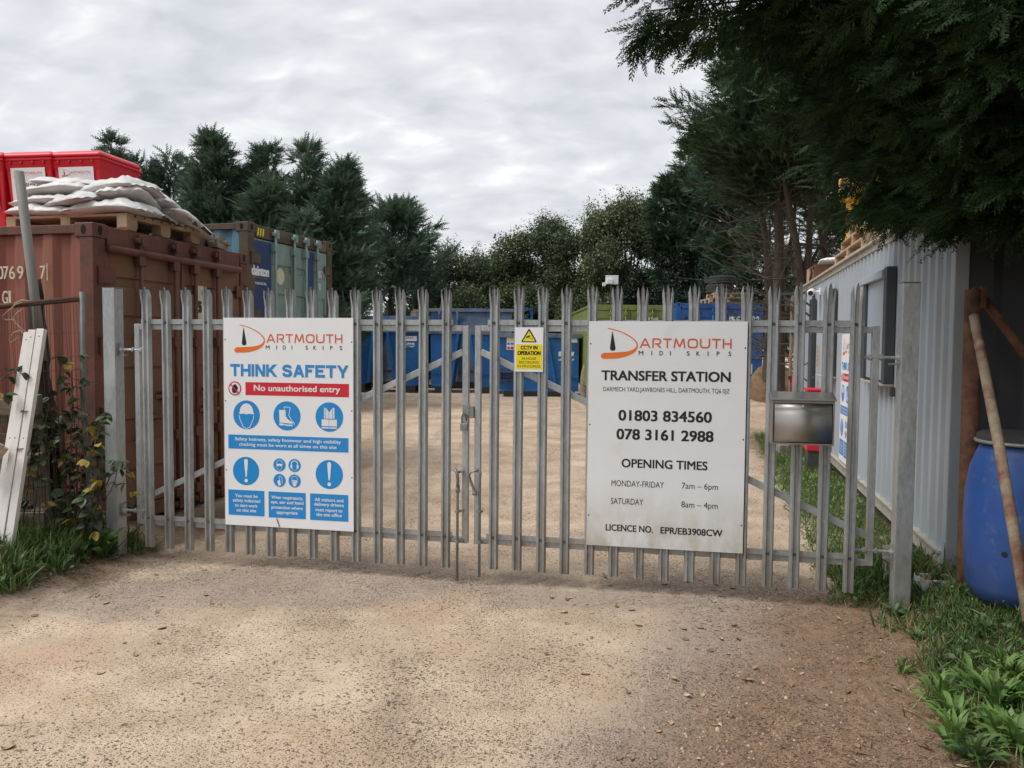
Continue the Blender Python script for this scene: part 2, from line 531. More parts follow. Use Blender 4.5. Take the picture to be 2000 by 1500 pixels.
# ------------------------------------------------------------------ ground
def ground_material():
    m = bpy.data.materials.new("compacted gravel yard")
    m.use_nodes = True
    N, L = m.node_tree.nodes, m.node_tree.links
    P = N["Principled BSDF"]
    P.inputs["Roughness"].default_value = 0.95
    P.inputs["Specular IOR Level"].default_value = 0.15
    geo = N.new("ShaderNodeNewGeometry")
    sp = N.new("ShaderNodeSeparateXYZ")
    L.new(geo.outputs["Position"], sp.inputs[0])

    def val(v, n, i):
        if isinstance(v, (int, float)):
            n.inputs[i].default_value = v
        else:
            L.new(v, n.inputs[i])

    def ma(op, a, b=0.0, c=None):
        n = N.new("ShaderNodeMath")
        n.operation = op
        val(a, n, 0)
        val(b, n, 1)
        if c is not None:
            val(c, n, 2)
        return n.outputs[0]

    def noise(sc, det=5, rough=0.6, off=(0, 0, 0), st=(1, 1, 1)):
        mp = N.new("ShaderNodeMapping")
        mp.inputs["Location"].default_value = off
        mp.inputs["Scale"].default_value = st
        L.new(geo.outputs["Position"], mp.inputs[0])
        n = N.new("ShaderNodeTexNoise")
        n.inputs["Scale"].default_value = sc
        n.inputs["Detail"].default_value = det
        n.inputs["Roughness"].default_value = rough
        L.new(mp.outputs[0], n.inputs["Vector"])
        return n.outputs["Fac"]

    def step(v, a, b):
        r = N.new("ShaderNodeMapRange")
        r.interpolation_type = 'SMOOTHSTEP'
        r.inputs["From Min"].default_value = a
        r.inputs["From Max"].default_value = b
        L.new(v, r.inputs["Value"])
        return r.outputs[0]

    def mixc(f, a, b):
        x = N.new("ShaderNodeMix")
        x.data_type = 'RGBA'
        L.new(f, x.inputs["Factor"])
        for k, v in (("A", a), ("B", b)):
            if isinstance(v, tuple):
                x.inputs[k].default_value = (*v, 1)
            else:
                L.new(v, x.inputs[k])
        return x.outputs["Result"]
    X, Y = sp.outputs[0], sp.outputs[1]
    big = noise(0.55, 4, 0.55)
    mid = noise(2.2, 5, 0.6, (3, 7, 0))
    fine = noise(22, 5, 0.7)
    c = mixc(step(mid, 0.35, 0.65), (0.495, 0.375, 0.272), (0.63, 0.490, 0.362))
    c = mixc(step(noise(1.1, 4, 0.6, (9, 2, 0)), 0.50, 0.68), c, (0.52, 0.375, 0.26))
    # greyer gravel band before the gate and on the right of the drive
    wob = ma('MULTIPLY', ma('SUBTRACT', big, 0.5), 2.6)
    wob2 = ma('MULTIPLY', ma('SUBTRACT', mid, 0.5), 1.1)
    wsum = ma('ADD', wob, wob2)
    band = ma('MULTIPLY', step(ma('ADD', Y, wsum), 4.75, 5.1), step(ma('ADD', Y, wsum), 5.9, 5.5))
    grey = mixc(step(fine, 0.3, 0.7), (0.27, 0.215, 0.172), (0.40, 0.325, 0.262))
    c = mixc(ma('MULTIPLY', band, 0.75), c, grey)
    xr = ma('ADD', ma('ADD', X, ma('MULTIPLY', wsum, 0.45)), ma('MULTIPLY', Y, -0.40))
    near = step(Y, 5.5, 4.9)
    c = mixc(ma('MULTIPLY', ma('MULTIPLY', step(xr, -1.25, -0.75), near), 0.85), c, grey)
    # paler beaten apron before the skips and faint wheel tracks across the yard
    far = ma('MULTIPLY', step(ma('ADD', Y, wsum), 20.5, 22.5), step(X, 1.2, 0.0))
    c = mixc(ma('MULTIPLY', far, 0.7), c, (0.62, 0.49, 0.37))
    trk = noise(1.0, 4, 0.55, (2, 5, 0), (2.6, 0.22, 1))
    c = mixc(ma('MULTIPLY', step(trk, 0.54, 0.70), 0.45), c, (0.34, 0.25, 0.18))
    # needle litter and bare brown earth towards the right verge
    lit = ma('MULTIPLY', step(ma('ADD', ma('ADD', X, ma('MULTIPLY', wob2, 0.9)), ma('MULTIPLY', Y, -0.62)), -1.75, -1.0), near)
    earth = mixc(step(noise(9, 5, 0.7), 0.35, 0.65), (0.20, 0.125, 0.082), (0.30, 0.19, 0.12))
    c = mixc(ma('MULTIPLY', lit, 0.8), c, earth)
    # verges and the strip beside the cabin are dark soil
    soilL = step(ma('ADD', ma('ADD', X, ma('MULTIPLY', ma('SUBTRACT', 5.7, Y), 0.3)), wob2), -2.55, -3.0)
    soilR = step(ma('ADD', ma('ADD', X, ma('MULTIPLY', Y, -0.18)), wob2), 1.35, 1.8)
    soil = mixc(step(fine, 0.35, 0.65), (0.085, 0.055, 0.034), (0.16, 0.105, 0.066))
    c = mixc(ma('MULTIPLY', ma('MULTIPLY', soilL, step(Y, 9, 7)), 0.9), c, soil)
    c = mixc(ma('MULTIPLY', ma('MULTIPLY', soilR, step(Y, 16, 14)), 0.85), c, soil)
    # gravel grain: dark specks painted for pit shadows, and pale stones, at two sizes
    hs = []
    for sc, amt, lo_, off in ((62, 0.85, 0.600, 0), (110, 0.75, 0.585, 5), (32, 0.70, 0.645, 9)):
        g = noise(sc, 2.5, 0.55, (off, off * 1.7, off), (1.0, 1.25, 1))
        patch = step(noise(1.5, 4, 0.6, (off + 2, off, 1)), 0.34, 0.66)
        thr_ = ma('SUBTRACT', lo_ + 0.062, ma('MULTIPLY', patch, 0.090))
        d_ = ma('SUBTRACT', g, thr_)
        dark_ = step(d_, 0.0, 0.045)
        c = mixc(ma('MULTIPLY', dark_, amt), c, (0.085, 0.058, 0.042))
        pale_ = step(ma('SUBTRACT', 1.0, g), lo_ + 0.03, lo_ + 0.10)
        c = mixc(ma('MULTIPLY', pale_, 0.35), c, (0.66, 0.54, 0.43))
        hs.append(ma('MULTIPLY', ma('SUBTRACT', pale_, dark_), 58.0 / sc * 0.5))
    h = ma('ADD', ma('ADD', hs[0], hs[1]), hs[2])
    h = ma('ADD', h, ma('MULTIPLY', fine, 0.5))
    b = N.new("ShaderNodeBump")
    b.inputs["Strength"].default_value = 0.85
    b.inputs["Distance"].default_value = 0.012
    L.new(h, b.inputs["Height"])
    L.new(b.outputs[0], P.inputs["Normal"])
    L.new(c, P.inputs["Base Color"])
    return m


def build_ground():
    n = 281
    u = np.linspace(-1, 1, n)
    g = np.sinh(6.0 * u) / np.sinh(6.0) * 500
    X, Y = np.meshgrid(g + 0.3, g + 4.6, indexing='ij')
    Z = hgt(X, Y)
    V = np.stack([X, Y, Z], -1).reshape(-1, 3)
    i = np.arange(n - 1)
    A = (i[:, None] * n + i[None]).ravel()
    F = np.stack([A, A + n, A + n + 1, A + 1], 1)
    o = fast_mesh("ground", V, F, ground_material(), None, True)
    tag(o, kind="structure")


build_ground()


def scatter_stuff():
    rng = np.random.default_rng(5)
    # loose stones
    T = []
    for k in range(5):
        a = rng.random((10, 3)) - 0.5
        th = np.linspace(0, 2 * np.pi, 6, endpoint=False)
        ring = np.stack([np.cos(th), np.sin(th) * 0.8, 0 * th], 1) * (0.42 + 0.16 * rng.random((6, 1)))
        V = np.vstack([ring, ring * 0.55 + [0, 0, 0.33]])
        V[6:] += (rng.random((6, 3)) - 0.5) * 0.14
        F = []
        for j in range(6):
            j2 = (j + 1) % 6
            F += [(j, j2, 6 + j2), (j, 6 + j2, 6 + j)]
        F += [(6, 7, 8), (6, 8, 9), (6, 9, 10), (6, 10, 11)]
        T.append((V, np.array(F)))
    n = 26000
    y = 2.6 + 4.2 * rng.random(n) ** 1.5
    x = (rng.random(n) - 0.5) * 2 * (y * 0.70)
    far = rng.random(n) < 0.10
    y[far] = 6.5 + rng.random(far.sum()) * 9
    x[far] = rng.uniform(-2.2, 3.2, far.sum())
    dens = np.sin(1.3 * x + 0.5 * y) + np.sin(2.1 * y - 0.8 * x + 1) + np.sin(3.7 * x + 2.9 * y) * 0.6
    keep = (rng.random(n) < 0.40 + 0.22 * dens) & (x > -3.0) & (x < 0.37 * y + 0.55)
    x, y = x[keep], y[keep]
    s = 0.0030 + 0.0075 * rng.random(len(x)) ** 3.5
    s[rng.random(len(x)) < 0.006] *= 1.8
    P = np.stack([x, y, hgt(x, y) - s * 0.05], 1)
    d = rng.normal(size=(len(x), 3)) * [1, 1, 0.12]
    V, F = scatter(T, frames(P, d, s * 1.9, rng, 0.93), rng)
    tag(fast_mesh("gravel", V, F, M['pebble']), "loose stones strewn over the compacted drive", "gravel", kind="stuff")
    # needle litter, right of the drive
    T = [(np.array([(0, -0.02, 0.01), (0.5, -0.032, 0.04 + 0.05 * k), (1, 0, 0.02), (0.5, 0.032, 0.04)]), np.array([(0, 1, 2), (0, 2, 3)])) for k in range(3)]
    n = 64000
    y = 2.6 + 3.1 * rng.random(n) ** 1.2
    x = rng.uniform(-0.1, 2.9, n)
    w = (x - 0.55 * y + 1.35 + 0.25 * np.sin(3.1 * x + 1.7 * y)) / 0.9
    keep = rng.random(n) < np.clip(w, 0, 1) * 0.85
    x, y = x[keep], y[keep]
    P = np.stack([x, y, hgt(x, y) + 0.002], 1)
    d = rng.normal(size=(len(x), 3)) * [1, 1, 0.10]
    s = 0.010 + 0.022 * rng.random(len(x)) ** 2
    s[rng.random(len(x)) < 0.006] *= 3.2
    V, F = scatter(T, frames(P, d, s, rng, 0.85), rng)
    tag(fast_mesh("needle_litter", V, F, M['needle']), "fallen brown needles over the bare earth on the right", "litter", kind="stuff")



def fallen_leaves():
    rng = np.random.default_rng(9)
    T = []
    for k in range(3):
        V, F = [], []
        for i, t in enumerate(np.linspace(0, 1, 5)):
            w = 0.30 * math.sin(math.pi * (0.05 + 0.9 * t)) ** 0.8
            V += [(t, -w, 0.10 + 0.10 * k * t * t), (t, 0, 0.02), (t, w, 0.12 + 0.05 * k * (1 - t))]
        for i in range(4):
            a = 3 * i
            F += [(a, a + 3, a + 4), (a, a + 4, a + 1), (a + 1, a + 4, a + 5), (a + 1, a + 5, a + 2)]
        T.append((np.array(V, float), np.array(F)))
    n = 170
    y = 2.7 + 3.0 * rng.random(n)
    x = np.where(rng.random(n) < 0.75, rng.uniform(0.2, 2.8, n), rng.uniform(-3.2, -1.8, n))
    P = np.stack([x, y, hgt(x, y) + 0.002], 1)
    d = rng.normal(size=(n, 3)) * [1, 1, 0.1]
    V, F = scatter(T, frames(P, d, rng.uniform(0.02, 0.05, n), rng, 0.85), rng)
    tag(fast_mesh("fallen_leaves", V, F, M['deadleaf']), "dry tan leaves fallen along both sides of the drive", "leaves", kind="stuff")


scatter_stuff()
fallen_leaves()

# ------------------------------------------------------------------ gates
GX, GY, YAW = -2.6943, 5.8511, -0.1953
SP = 0.163
dL = Vector((math.cos(YAW), math.sin(YAW), 0))
LEFT_O = Vector((GX, GY, 0))
RIGHT_O = LEFT_O + dL * (14 * SP + 0.3417)
ZT, ZB = 2.038, 0.109
PROF = [(-0.034, 0.017), (-0.025, -0.013), (-0.014, -0.013), (-0.006, 0.003), (0.006, 0.003), (0.014, -0.013), (0.025, -0.013), (0.034, 0.017)]


def pale_mesh():
    b = MB()
    zs = ZT - 0.135
    b.sheet([(x, y) for x, y in PROF], 2, ZB, zs, 0.0028)
    th = 0.0028

    def tongue(sec, steps):
        """sec: profile points; steps: (z, dx, dy, squeeze) rising; ends in a point"""
        rows = []
        for z, dx, dy, sq in steps:
            cx = sum(p[0] for p in sec) / len(sec)
            rows.append([(cx + (x - cx) * sq + dx, y + dy, z) for x, y in sec])
        n = len(sec)
        v = [p for r in rows for p in r] + [(p[0], p[1] + th, p[2]) for r in rows for p in r]
        k = len(rows) * n
        f = []
        for i in range(len(rows) - 1):
            for j in range(n - 1):
                q = (i * n + j, i * n + j + 1, (i + 1) * n + j + 1, (i + 1) * n + j)
                f.append(q)
                f.append(tuple(a + k for a in q[::-1]))
            f.append((i * n, (i + 1) * n, k + (i + 1) * n, k + i * n))
            f.append((i * n + n - 1, k + i * n + n - 1, k + (i + 1) * n + n - 1, (i + 1) * n + n - 1))
        t = len(rows) - 1
        for j in range(n - 1):
            f.append((t * n + j, t * n + j + 1, k + t * n + j + 1, k + t * n + j))
        b.add(v, f)
    tongue(PROF[2:6], [(zs, 0, 0, 1), (zs + 0.05, 0, -0.002, 0.9), (zs + 0.100, 0, -0.005, 0.78), (ZT, 0, -0.007, 0.08)])
    tongue(PROF[0:3], [(zs, 0, 0, 1), (zs + 0.072, -0.006, -0.008, 0.85), (ZT - 0.020, -0.003, -0.017, 0.05)])
    tongue(PROF[5:8], [(zs, 0, 0, 1), (zs + 0.072, 0.006, -0.008, 0.85), (ZT - 0.020, 0.003, -0.017, 0.05)])
    return b


def make_leaf(origin, name, label, x_hinge, x_close, side):
    """side +1: hinge on the left"""
    g = empty(name, origin, YAW, label, "gate", "palisade gate leaves")
    lo, hi = min(x_hinge, x_close), max(x_hinge, x_close)
    w = 0.042
    MB().box(x_hinge - w / 2, x_hinge + w / 2, 0.022, 0.062, 0.272, 1.768).build("stile", M['galv'], g, bevel=0.003)
    MB().box(x_close - w / 2, x_close + w / 2, 0.022, 0.062, 0.266, 1.762).build("stile", M['galv'], g, bevel=0.003)
    MB().box(lo + w / 2, hi - w / 2, 0.023, 0.061, 1.725, 1.763).build("frame_rail", M['galv'], g, bevel=0.003)
    MB().box(lo + w / 2, hi - w / 2, 0.023, 0.061, 0.268, 0.306).build("frame_rail", M['galv'], g, bevel=0.003)
    # the two angles the pales are bolted to, seated on the frame
    for z in (1.766, 0.309):
        a = MB()
        a.box(-0.05, 14 * SP + 0.05, 0.010, 0.016, z, z + 0.036)
        a.box(-0.05, 14 * SP + 0.05, 0.016, 0.050, z, z + 0.005)
        a.build("pale_rail", M['galv'], g)
    p0, p1 = (Vector((x_hinge + side * 0.012, 0.042, 0.455)), Vector((x_close - side * 0.02, 0.042, 1.585)))
    MB().bar(p0, p1, 0.038, 0.042).build("brace", M['galv'], g, bevel=0.003)
    first = None
    rr = random.Random(3 if side > 0 else 4)
    for i in range(15):
        if first is None:
            first = pale_mesh().build("pale", M['galv'], g)
            first_b = []
            for z in (1.785, 0.327):
                bo = MB().lathe([(0.0045, -0.004), (0.010, 0.0), (0.010, 0.004), (0.006, 0.009)], 10, Matrix.Translation((0, 0.0, z)) @ Matrix.Rotation(math.pi / 2, 4, 'X'))
                first_b.append(bo.build("bolt", M['bolt'], first))
            p = first
        else:
            p = first.copy()
            COL.objects.link(p)
            p.parent = g
            for fb in first_b:
                q = fb.copy()
                COL.objects.link(q)
                q.parent = p
        p.location = (i * SP + rr.uniform(-.002, .002), 0, rr.uniform(-.006, .004) - 0.0012 * i * (1 if side > 0 else 0.2))
        p.rotation_euler = (0, rr.uniform(-.0025, .0025), rr.uniform(-.04, .04))
    # hinge eye bolts reaching to the post
    for z in (1.575, 0.368):
        h = MB()
        xs = x_hinge - side * 0.145
        h.tube([(xs, 0.03, z), (x_hinge + side * 0.085, 0.03, z)], 0.010, 10)
        for dx in (-0.034, 0.034):
            h.lathe([(0.019, -0.008), (0.019, 0.008)], 6, Matrix.Translation((x_hinge + dx, 0.03, z)) @ Matrix.Rotation(math.pi / 2, 4, 'Y'))
        h.lathe([(0.021, -0.013), (0.024, 0), (0.021, 0.013)], 12, Matrix.Translation((xs + side * 0.012, 0.03, z)))
        h.tube([(xs + side * 0.012, 0.03, z - 0.03), (xs + side * 0.012, 0.03, z + 0.04)], 0.009, 8)
        h.lathe([(0.014, 0.035), (0.014, 0.052)], 6, Matrix.Translation((xs + side * 0.012, 0.03, z)))
        h.build("hinge", M['galv'], g)
    return g


gateL = make_leaf(LEFT_O, "palisade_gate", "grey galvanised palisade gate leaf carrying the think safety sign", -0.097, 2.418, 1)
gateR = make_leaf(RIGHT_O, "palisade_gate", "grey galvanised palisade gate leaf carrying the transfer station sign and letterbox", 2.404, -0.120, -1)

# drop bolts and lock keeps are parts of their leaves
b = MB()
b.tube([(2.375, -0.012, 0.015), (2.375, -0.012, 0.60), (2.377, -0.014, 0.66)], 0.0095, 10)
b.tube([(2.377, -0.014, 0.655), (2.388, -0.05, 0.72), (2.384, -0.06, 0.765), (2.366, -0.045, 0.79), (2.362, -0.02, 0.775)], 0.011, 10)
b.lathe([(0.015, 0), (0.015, 0.05)], 8, Matrix.Translation((2.377, -0.014, 0.625)))
b.build("drop_bolt", M['galvd'], gateL, True)
for z in (0.285, 0.495, 0.765):
    b = MB()
    b.box(2.362, 2.412, -0.004, 0.021, z - 0.006, z + 0.006)
    b.lathe([(0.017, -0.008), (0.017, 0.008)], 10, Matrix.Translation((2.375, -0.012, z)))
    b.build("bolt_guide", M['galvd'], gateL)
b = MB()
b.tube([(-0.092, -0.012, 0.05), (-0.095, -0.012, 0.70), (-0.088, -0.014, 0.76), (-0.098, -0.016, 0.785)], 0.0095, 10)
b.tube([(-0.098, -0.016, 0.785), (-0.150, -0.03, 0.775), (-0.163, -0.035, 0.745), (-0.150, -0.03, 0.70), (-0.125, -0.03, 0.645), (-0.122, -0.03, 0.625)], 0.010, 10)
b.tube([(-0.140, -0.03, 0.630), (-0.108, -0.028, 0.625)], 0.014, 8)
b.build("drop_bolt", M['galvd'], gateR, True)
for z in (0.290, 0.500):
    b = MB()
    b.box(-0.118, -0.075, -0.004, 0.021, z - 0.006, z + 0.006)
    b.lathe([(0.017, -0.008), (0.017, 0.008)], 10, Matrix.Translation((-0.093, -0.012, z)))
    b.build("bolt_guide", M['galvd'], gateR)
MB().box(2.405, 2.455, 0.005, 0.020, 1.155, 1.225).build("hasp", M['galvd'], gateL, bevel=0.002)
MB().box(-0.178, -0.143, 0.005, 0.045, 1.135, 1.215).build("hasp", M['galvd'], gateR, bevel=0.002)

# padlock hanging from the left hasp
pl = empty("padlock", LEFT_O + dL * 2.418 + Vector((0, 0, 1.055)), YAW, "small steel padlock hanging open from the hasp between the gate leaves", "padlock")
MB().box(-0.026, 0.026, -0.020, 0.004, -0.005, 0.045).build("body", M['galvd'], pl, bevel=0.005)
MB().tube([(-0.014, -0.008, 0.043), (-0.016, -0.008, 0.085), (-0.004, -0.008, 0.115), (0.010, -0.008, 0.10), (0.016, -0.008, 0.062)], 0.0048, 8).build("shackle", M['bolt'], pl, True)


def gate_post(x, name, label, zb):
    p = empty(name, LEFT_O + dL * x + Vector((0, 0, 0)), YAW, label, "gate post", "gate posts")
    h = 0.05
    MB().box(-h, h, -h + 0.03, h + 0.03, zb, 2.028).build("post", M['galv'], p, bevel=0.004)
    MB().box(-h - 0.001, h + 0.001, -h + 0.029, h + 0.031, 2.0305, 2.036).build("cap", M['galvd'], p)
    s = 1 if x < 0 else -1
    for z in (1.535, 0.33):
        MB().box(min(s * 0.052, s * 0.105), max(s * 0.052, s * 0.105), 0.008, 0.052, z - 0.006, z + 0.006).build("hinge_bracket", M['galvd'], p)
    return p


gate_post(-0.2975, "gate_post", "square galvanised gate post among brambles beside the brown container", -0.1)
gate_post(14 * SP + 0.3417 + 2.588, "gate_post", "square galvanised gate post beside the grey corrugated cabin, its front in shade", -0.1)


# ------------------------------------------------------------------ lettering and flat print
_fontcache = {}


def glyphs(body, bold):
    c = bpy.data.curves.new("t", 'FONT')
    c.body = body
    c.size = 1
    c.offset = bold
    c.resolution_u = 4
    o = bpy.data.objects.new("t", c)
    COL.objects.link(o)
    bpy.context.view_layer.update()
    me = bpy.data.meshes.new_from_object(o.evaluated_get(bpy.context.evaluated_depsgraph_get()))
    V = np.array([v.co[:2] for v in me.vertices]) if len(me.vertices) else np.zeros((0, 2))
    F = [tuple(p.vertices) for p in me.polygons]
    bpy.data.objects.remove(o)
    bpy.data.curves.remove(c)
    bpy.data.meshes.remove(me)
    return V, F


CAP = float(np.ptp(glyphs("H", 0)[0][:, 1]))


def lettering(parent, body, x0, x1, zb, cap, material, bold=0.0, y=-0.0035, name="lettering", frame=None):
    """a line of writing in the local x-z plane, fitted between x0 and x1, standing on zb, capitals cap high"""
    if -0.009 < y < 0:
        y *= 0.25
    V, F = glyphs(body, 0.0)
    a, b_ = V[:, 0].min(), V[:, 0].max()
    d = cap * bold * 1.25
    sx = (x1 - x0 - 2 * d) / (b_ - a)
    sz = (cap - 2 * d * 0.6) / CAP
    mb = MB()
    shifts = [(0, 0)] if d < 0.0006 else [(-1, -.6), (1, -.6), (1, .6), (-1, .6), (0, 0)]
    for i, (ux, uz) in enumerate(shifts):
        P = np.stack([x0 + d + ux * d + (V[:, 0] - a) * sx, np.full(len(V), y - 0.00004 * i), zb + d * 0.6 + uz * d + V[:, 1] * sz], 1)
        mb.add(P, F)
    o = mb.build(name, material, parent)
    if frame is not None:
        o.matrix_local = frame
    return o


class Flat:
    """flat print in the local x-z plane; each piece steps a tenth of a millimetre forward"""

    def __init__(self, y=-0.0035):
        self.m, self.y = MB(), (y * 0.25 if -0.009 < y < 0 else y)

    def poly(self, pts, step=0.00003):
        self.m.add([(x, self.y, z) for x, z in pts], [tuple(range(len(pts)))])
        self.y -= step
        return self

    def rect(self, x0, x1, z0, z1):
        return self.poly([(x0, z0), (x1, z0), (x1, z1), (x0, z1)])

    def disc(self, x, z, r, rz=None, n=40):
        rz = rz or r
        return self.poly([(x + r * math.cos(2 * math.pi * i / n), z + rz * math.sin(2 * math.pi * i / n)) for i in range(n)])

    def line(self, pts, w, closed=False):
        pts = [Vector((p[0], p[1])) for p in pts]
        n = len(pts)
        L_, R_ = [], []
        ws = list(w) if hasattr(w, '__len__') else [w] * n
        for i, p in enumerate(pts):
            a = pts[(i - 1) % n] if (closed or i > 0) else None
            c = pts[(i + 1) % n] if (closed or i < n - 1) else None
            d1 = (p - a).normalized() if a is not None else (c - p).normalized()
            d2 = (c - p).normalized() if c is not None else d1
            t = d1 + d2
            t = t.normalized() if t.length > 1e-6 else d1
            nn = Vector((-t.y, t.x))
            k = 1 / max(0.45, nn.dot(Vector((-d1.y, d1.x))))
            L_.append(p + nn * ws[i] / 2 * k)
            R_.append(p - nn * ws[i] / 2 * k)
        v = [(q.x, self.y, q.y) for q in L_ + R_]
        f = [(i, (i + 1) % n, n + (i + 1) % n, n + i) for i in range(n if closed else n - 1)]
        self.m.add(v, f)
        self.y -= 0.00003
        return self

    def ring(self, x, z, r, w, n=40):
        return self.line([(x + r * math.cos(2 * math.pi * i / n), z + r * math.sin(2 * math.pi * i / n)) for i in range(n)], w, True)

    def build(self, name, material, parent):
        return self.m.build(name, material, parent)


def bez(p0, p1, p2, p3, n=14):
    out = []
    for i in range(n + 1):
        t = i / n
        a = [(1 - t) ** 3 * p0[k] + 3 * (1 - t) ** 2 * t * p1[k] + 3 * (1 - t) * t * t * p2[k] + t ** 3 * p3[k] for k in (0, 1)]
        out.append(tuple(a))
    return out


# stroke alphabet for the wide logo letters and the grotesque title, unit box, strokes as centre lines
STROKES = {
    'A': ['D', (0, 0, .5, 1), 'D', (1, 0, .5, 1), [(.22, .27), (.78, .27)]], 'R': [[(0, 0), (0, 1), (.72, 1), (.93, .92), (1, .72), (.93, .5), (.72, .42), (.25, .42)], 'D', (.52, .46, 1, 0)],
    'T': [[(0, 1), (1, 1)], [(.5, .98), (.5, 0)]], 'M': ['D', (0, 0, .14, 1), 'D', (.14, 1, .5, .12), 'D', (.5, .12, .86, 1), 'D', (.86, 1, 1, 0)],
    'O': [[(.28, 0), (.72, 0), (.93, .1), (1, .34), (1, .66), (.93, .9), (.72, 1), (.28, 1), (.07, .9), (0, .66), (0, .34), (.07, .1), (.28, 0)]],
    'U': [[(0, 1), (0, .34), (.07, .1), (.28, 0), (.72, 0), (.93, .1), (1, .34), (1, 1)]], 'H': [[(0, 0), (0, 1)], [(1, 0), (1, 1)], [(.12, .48), (.98, .48)]], 'h': [[(0, 0), (0, 1)], [(1, 0), (1, 1)], [(.02, .5), (.98, .5)]],
    'I': [[(0, 0), (0, 1)]], 'N': [[(0, 0), (0, 1)], 'D', (.02, 1, .98, 0), [(1, 0), (1, 1)]], 'K': [[(0, 0), (0, 1)], 'D', (.03, .36, .96, 1), 'D', (.36, .56, 1, 0)],
    'S': [[(.0, .27), (.08, .09), (.3, 0), (.68, 0), (.92, .08), (1, .25), (.9, .42), (.5, .52), (.14, .6), (.03, .75), (.12, .92), (.34, 1), (.66, 1), (.88, .92), (.96, .75)]],
    'F': [[(1, 1), (0, 1), (0, 0)], [(.02, .53), (.86, .53)]], 'E': [[(1, 1), (0, 1), (0, 0), (1, 0)], [(.02, .53), (.93, .53)]], 'Y': ['D', (0, 1, .5, .38), 'D', (1, 1, .5, .38), [(.5, .46), (.5, 0)]],
}


def stroke_word(F, word, widths, x0, x1, z0, cap, w, gap):
    tot = sum(widths) + gap * (len(word) - 1)
    k = (x1 - x0) / tot
    x = x0
    for ch, wd in zip(word, widths):
        if ch != ' ':
            W_ = max(wd * k - w, 0.0001)
            for st in STROKES[ch]:
                if st == 'D':
                    continue
                if isinstance(st, tuple):
                    a0, b0, a1, b1 = x + w / 2 + st[0] * W_, z0 + st[1] * cap, x + w / 2 + st[2] * W_, z0 + st[3] * cap
                    hx = 0.5 * w * math.hypot(a1 - a0, b1 - b0) / abs(b1 - b0)
                    F.poly([(a0 - hx, b0), (a0 + hx, b0), (a1 + hx, b1), (a1 - hx, b1)])
                    continue
                ln = [Vector((x + w / 2 + px * W_, z0 + w / 2 + pz * (cap - w))) for px, pz in st]
                for e_, i_ in ((0, 1), (-1, -2)):      # square ends reach the edge of the letter box
                    if any(v in (0, 1) for v in st[e_]) and (abs(st[e_][0] - st[i_][0]) < 0.01 or abs(st[e_][1] - st[i_][1]) < 0.01):
                        ln[e_] = ln[e_] + (ln[e_] - ln[i_]).normalized() * w / 2
                F.line(ln, w)
        x += wd * k + gap * k
    return F


def logo(sign, ox, oz, s=1.0, y=-0.0035):
    """sweeping D with a buoy in it, wide capitals and spaced small capitals; s=1 fits the metre-wide signs"""
    q = lambda p: (ox + p[0] * s, oz + p[1] * s)
    up = bez((0.127, 0.200), (0.21, 0.190), (0.318, 0.135), (0.318, 0.092), 16)
    dn = bez((0.318, 0.092), (0.318, 0.035), (0.20, 0.020), (0.105, 0.022), 16)
    cen = up + dn[1:]
    n = len(cen)
    ws = [(0.006 + 0.014 * (i / n) ** 2 if i < n / 2 else 0.0095 + 0.030 * min(1, ((i / n) - 0.5) / 0.32)) * s for i in range(n)]
    f = Flat(y)
    f.line([q(p) for p in cen], ws)
    f.disc(*q((0.103, 0.0205)), 0.0185 * s)
    f.build("logo_swoosh", M['orange'], sign)
    g = Flat(y - 0.0002)
    g.poly([q(p) for p in [(0.1575, 0.185), (0.163, 0.160), (0.179, 0.075), (0.1775, 0.062), (0.169, 0.055), (0.153, 0.055), (0.1445, 0.062), (0.143, 0.075), (0.153, 0.160)]])
    g.build("logo_buoy", M['black'], sign)
    a = Flat(y)
    stroke_word(a, "ARTMOUTH", [1.0, .82, .78, 1.1, .95, .92, .78, .80], ox + 0.333 * s, ox + 0.908 * s, oz + 0.075 * s, 0.062 * s, 0.0098 * s, 0.16)
    a.build("lettering", M['salmon'], sign)
    for ch, xc in zip("MIDISKIPS", (0.343, 0.412, 0.471, 0.529, 0.641, 0.702, 0.764, 0.826, 0.898)):
        w_ = {'M': 0.030, 'I': 0.0055, 'D': 0.022, 'S': 0.018, 'K': 0.021, 'P': 0.018}[ch]
        lettering(sign, ch, ox + (xc - w_ / 2) * s, ox + (xc + w_ / 2) * s, oz + 0.028 * s, 0.028 * s, M['black'], 0.018, y)


def sign_base(name, label, org, W, H, material, rz=YAW, holes=()):
    s = empty(name, org, rz, label, "sign")
    MB().box(0, W, 0, 0.003, 0, H).build("panel", material, s, bevel=0.0008)
    if holes:
        f = Flat(-0.0012)
        for x, z in holes:
            f.disc(x, z, 0.0055, n=10)
        f.build("fixing", M['bolt'], s)
    return s


YS = -0.021
nrm = Vector((-math.sin(YAW) * YS, math.cos(YAW) * YS, 0))


def head(F_, x, z, r):
    F_.line([(x - .42 * r, z + .05 * r), (x - .40 * r, z - .25 * r), (x - .28 * r, z - .62 * r), (x, z - .80 * r), (x + .28 * r, z - .62 * r), (x + .40 * r, z - .25 * r), (x + .42 * r, z + .05 * r)], 0.045 * r)


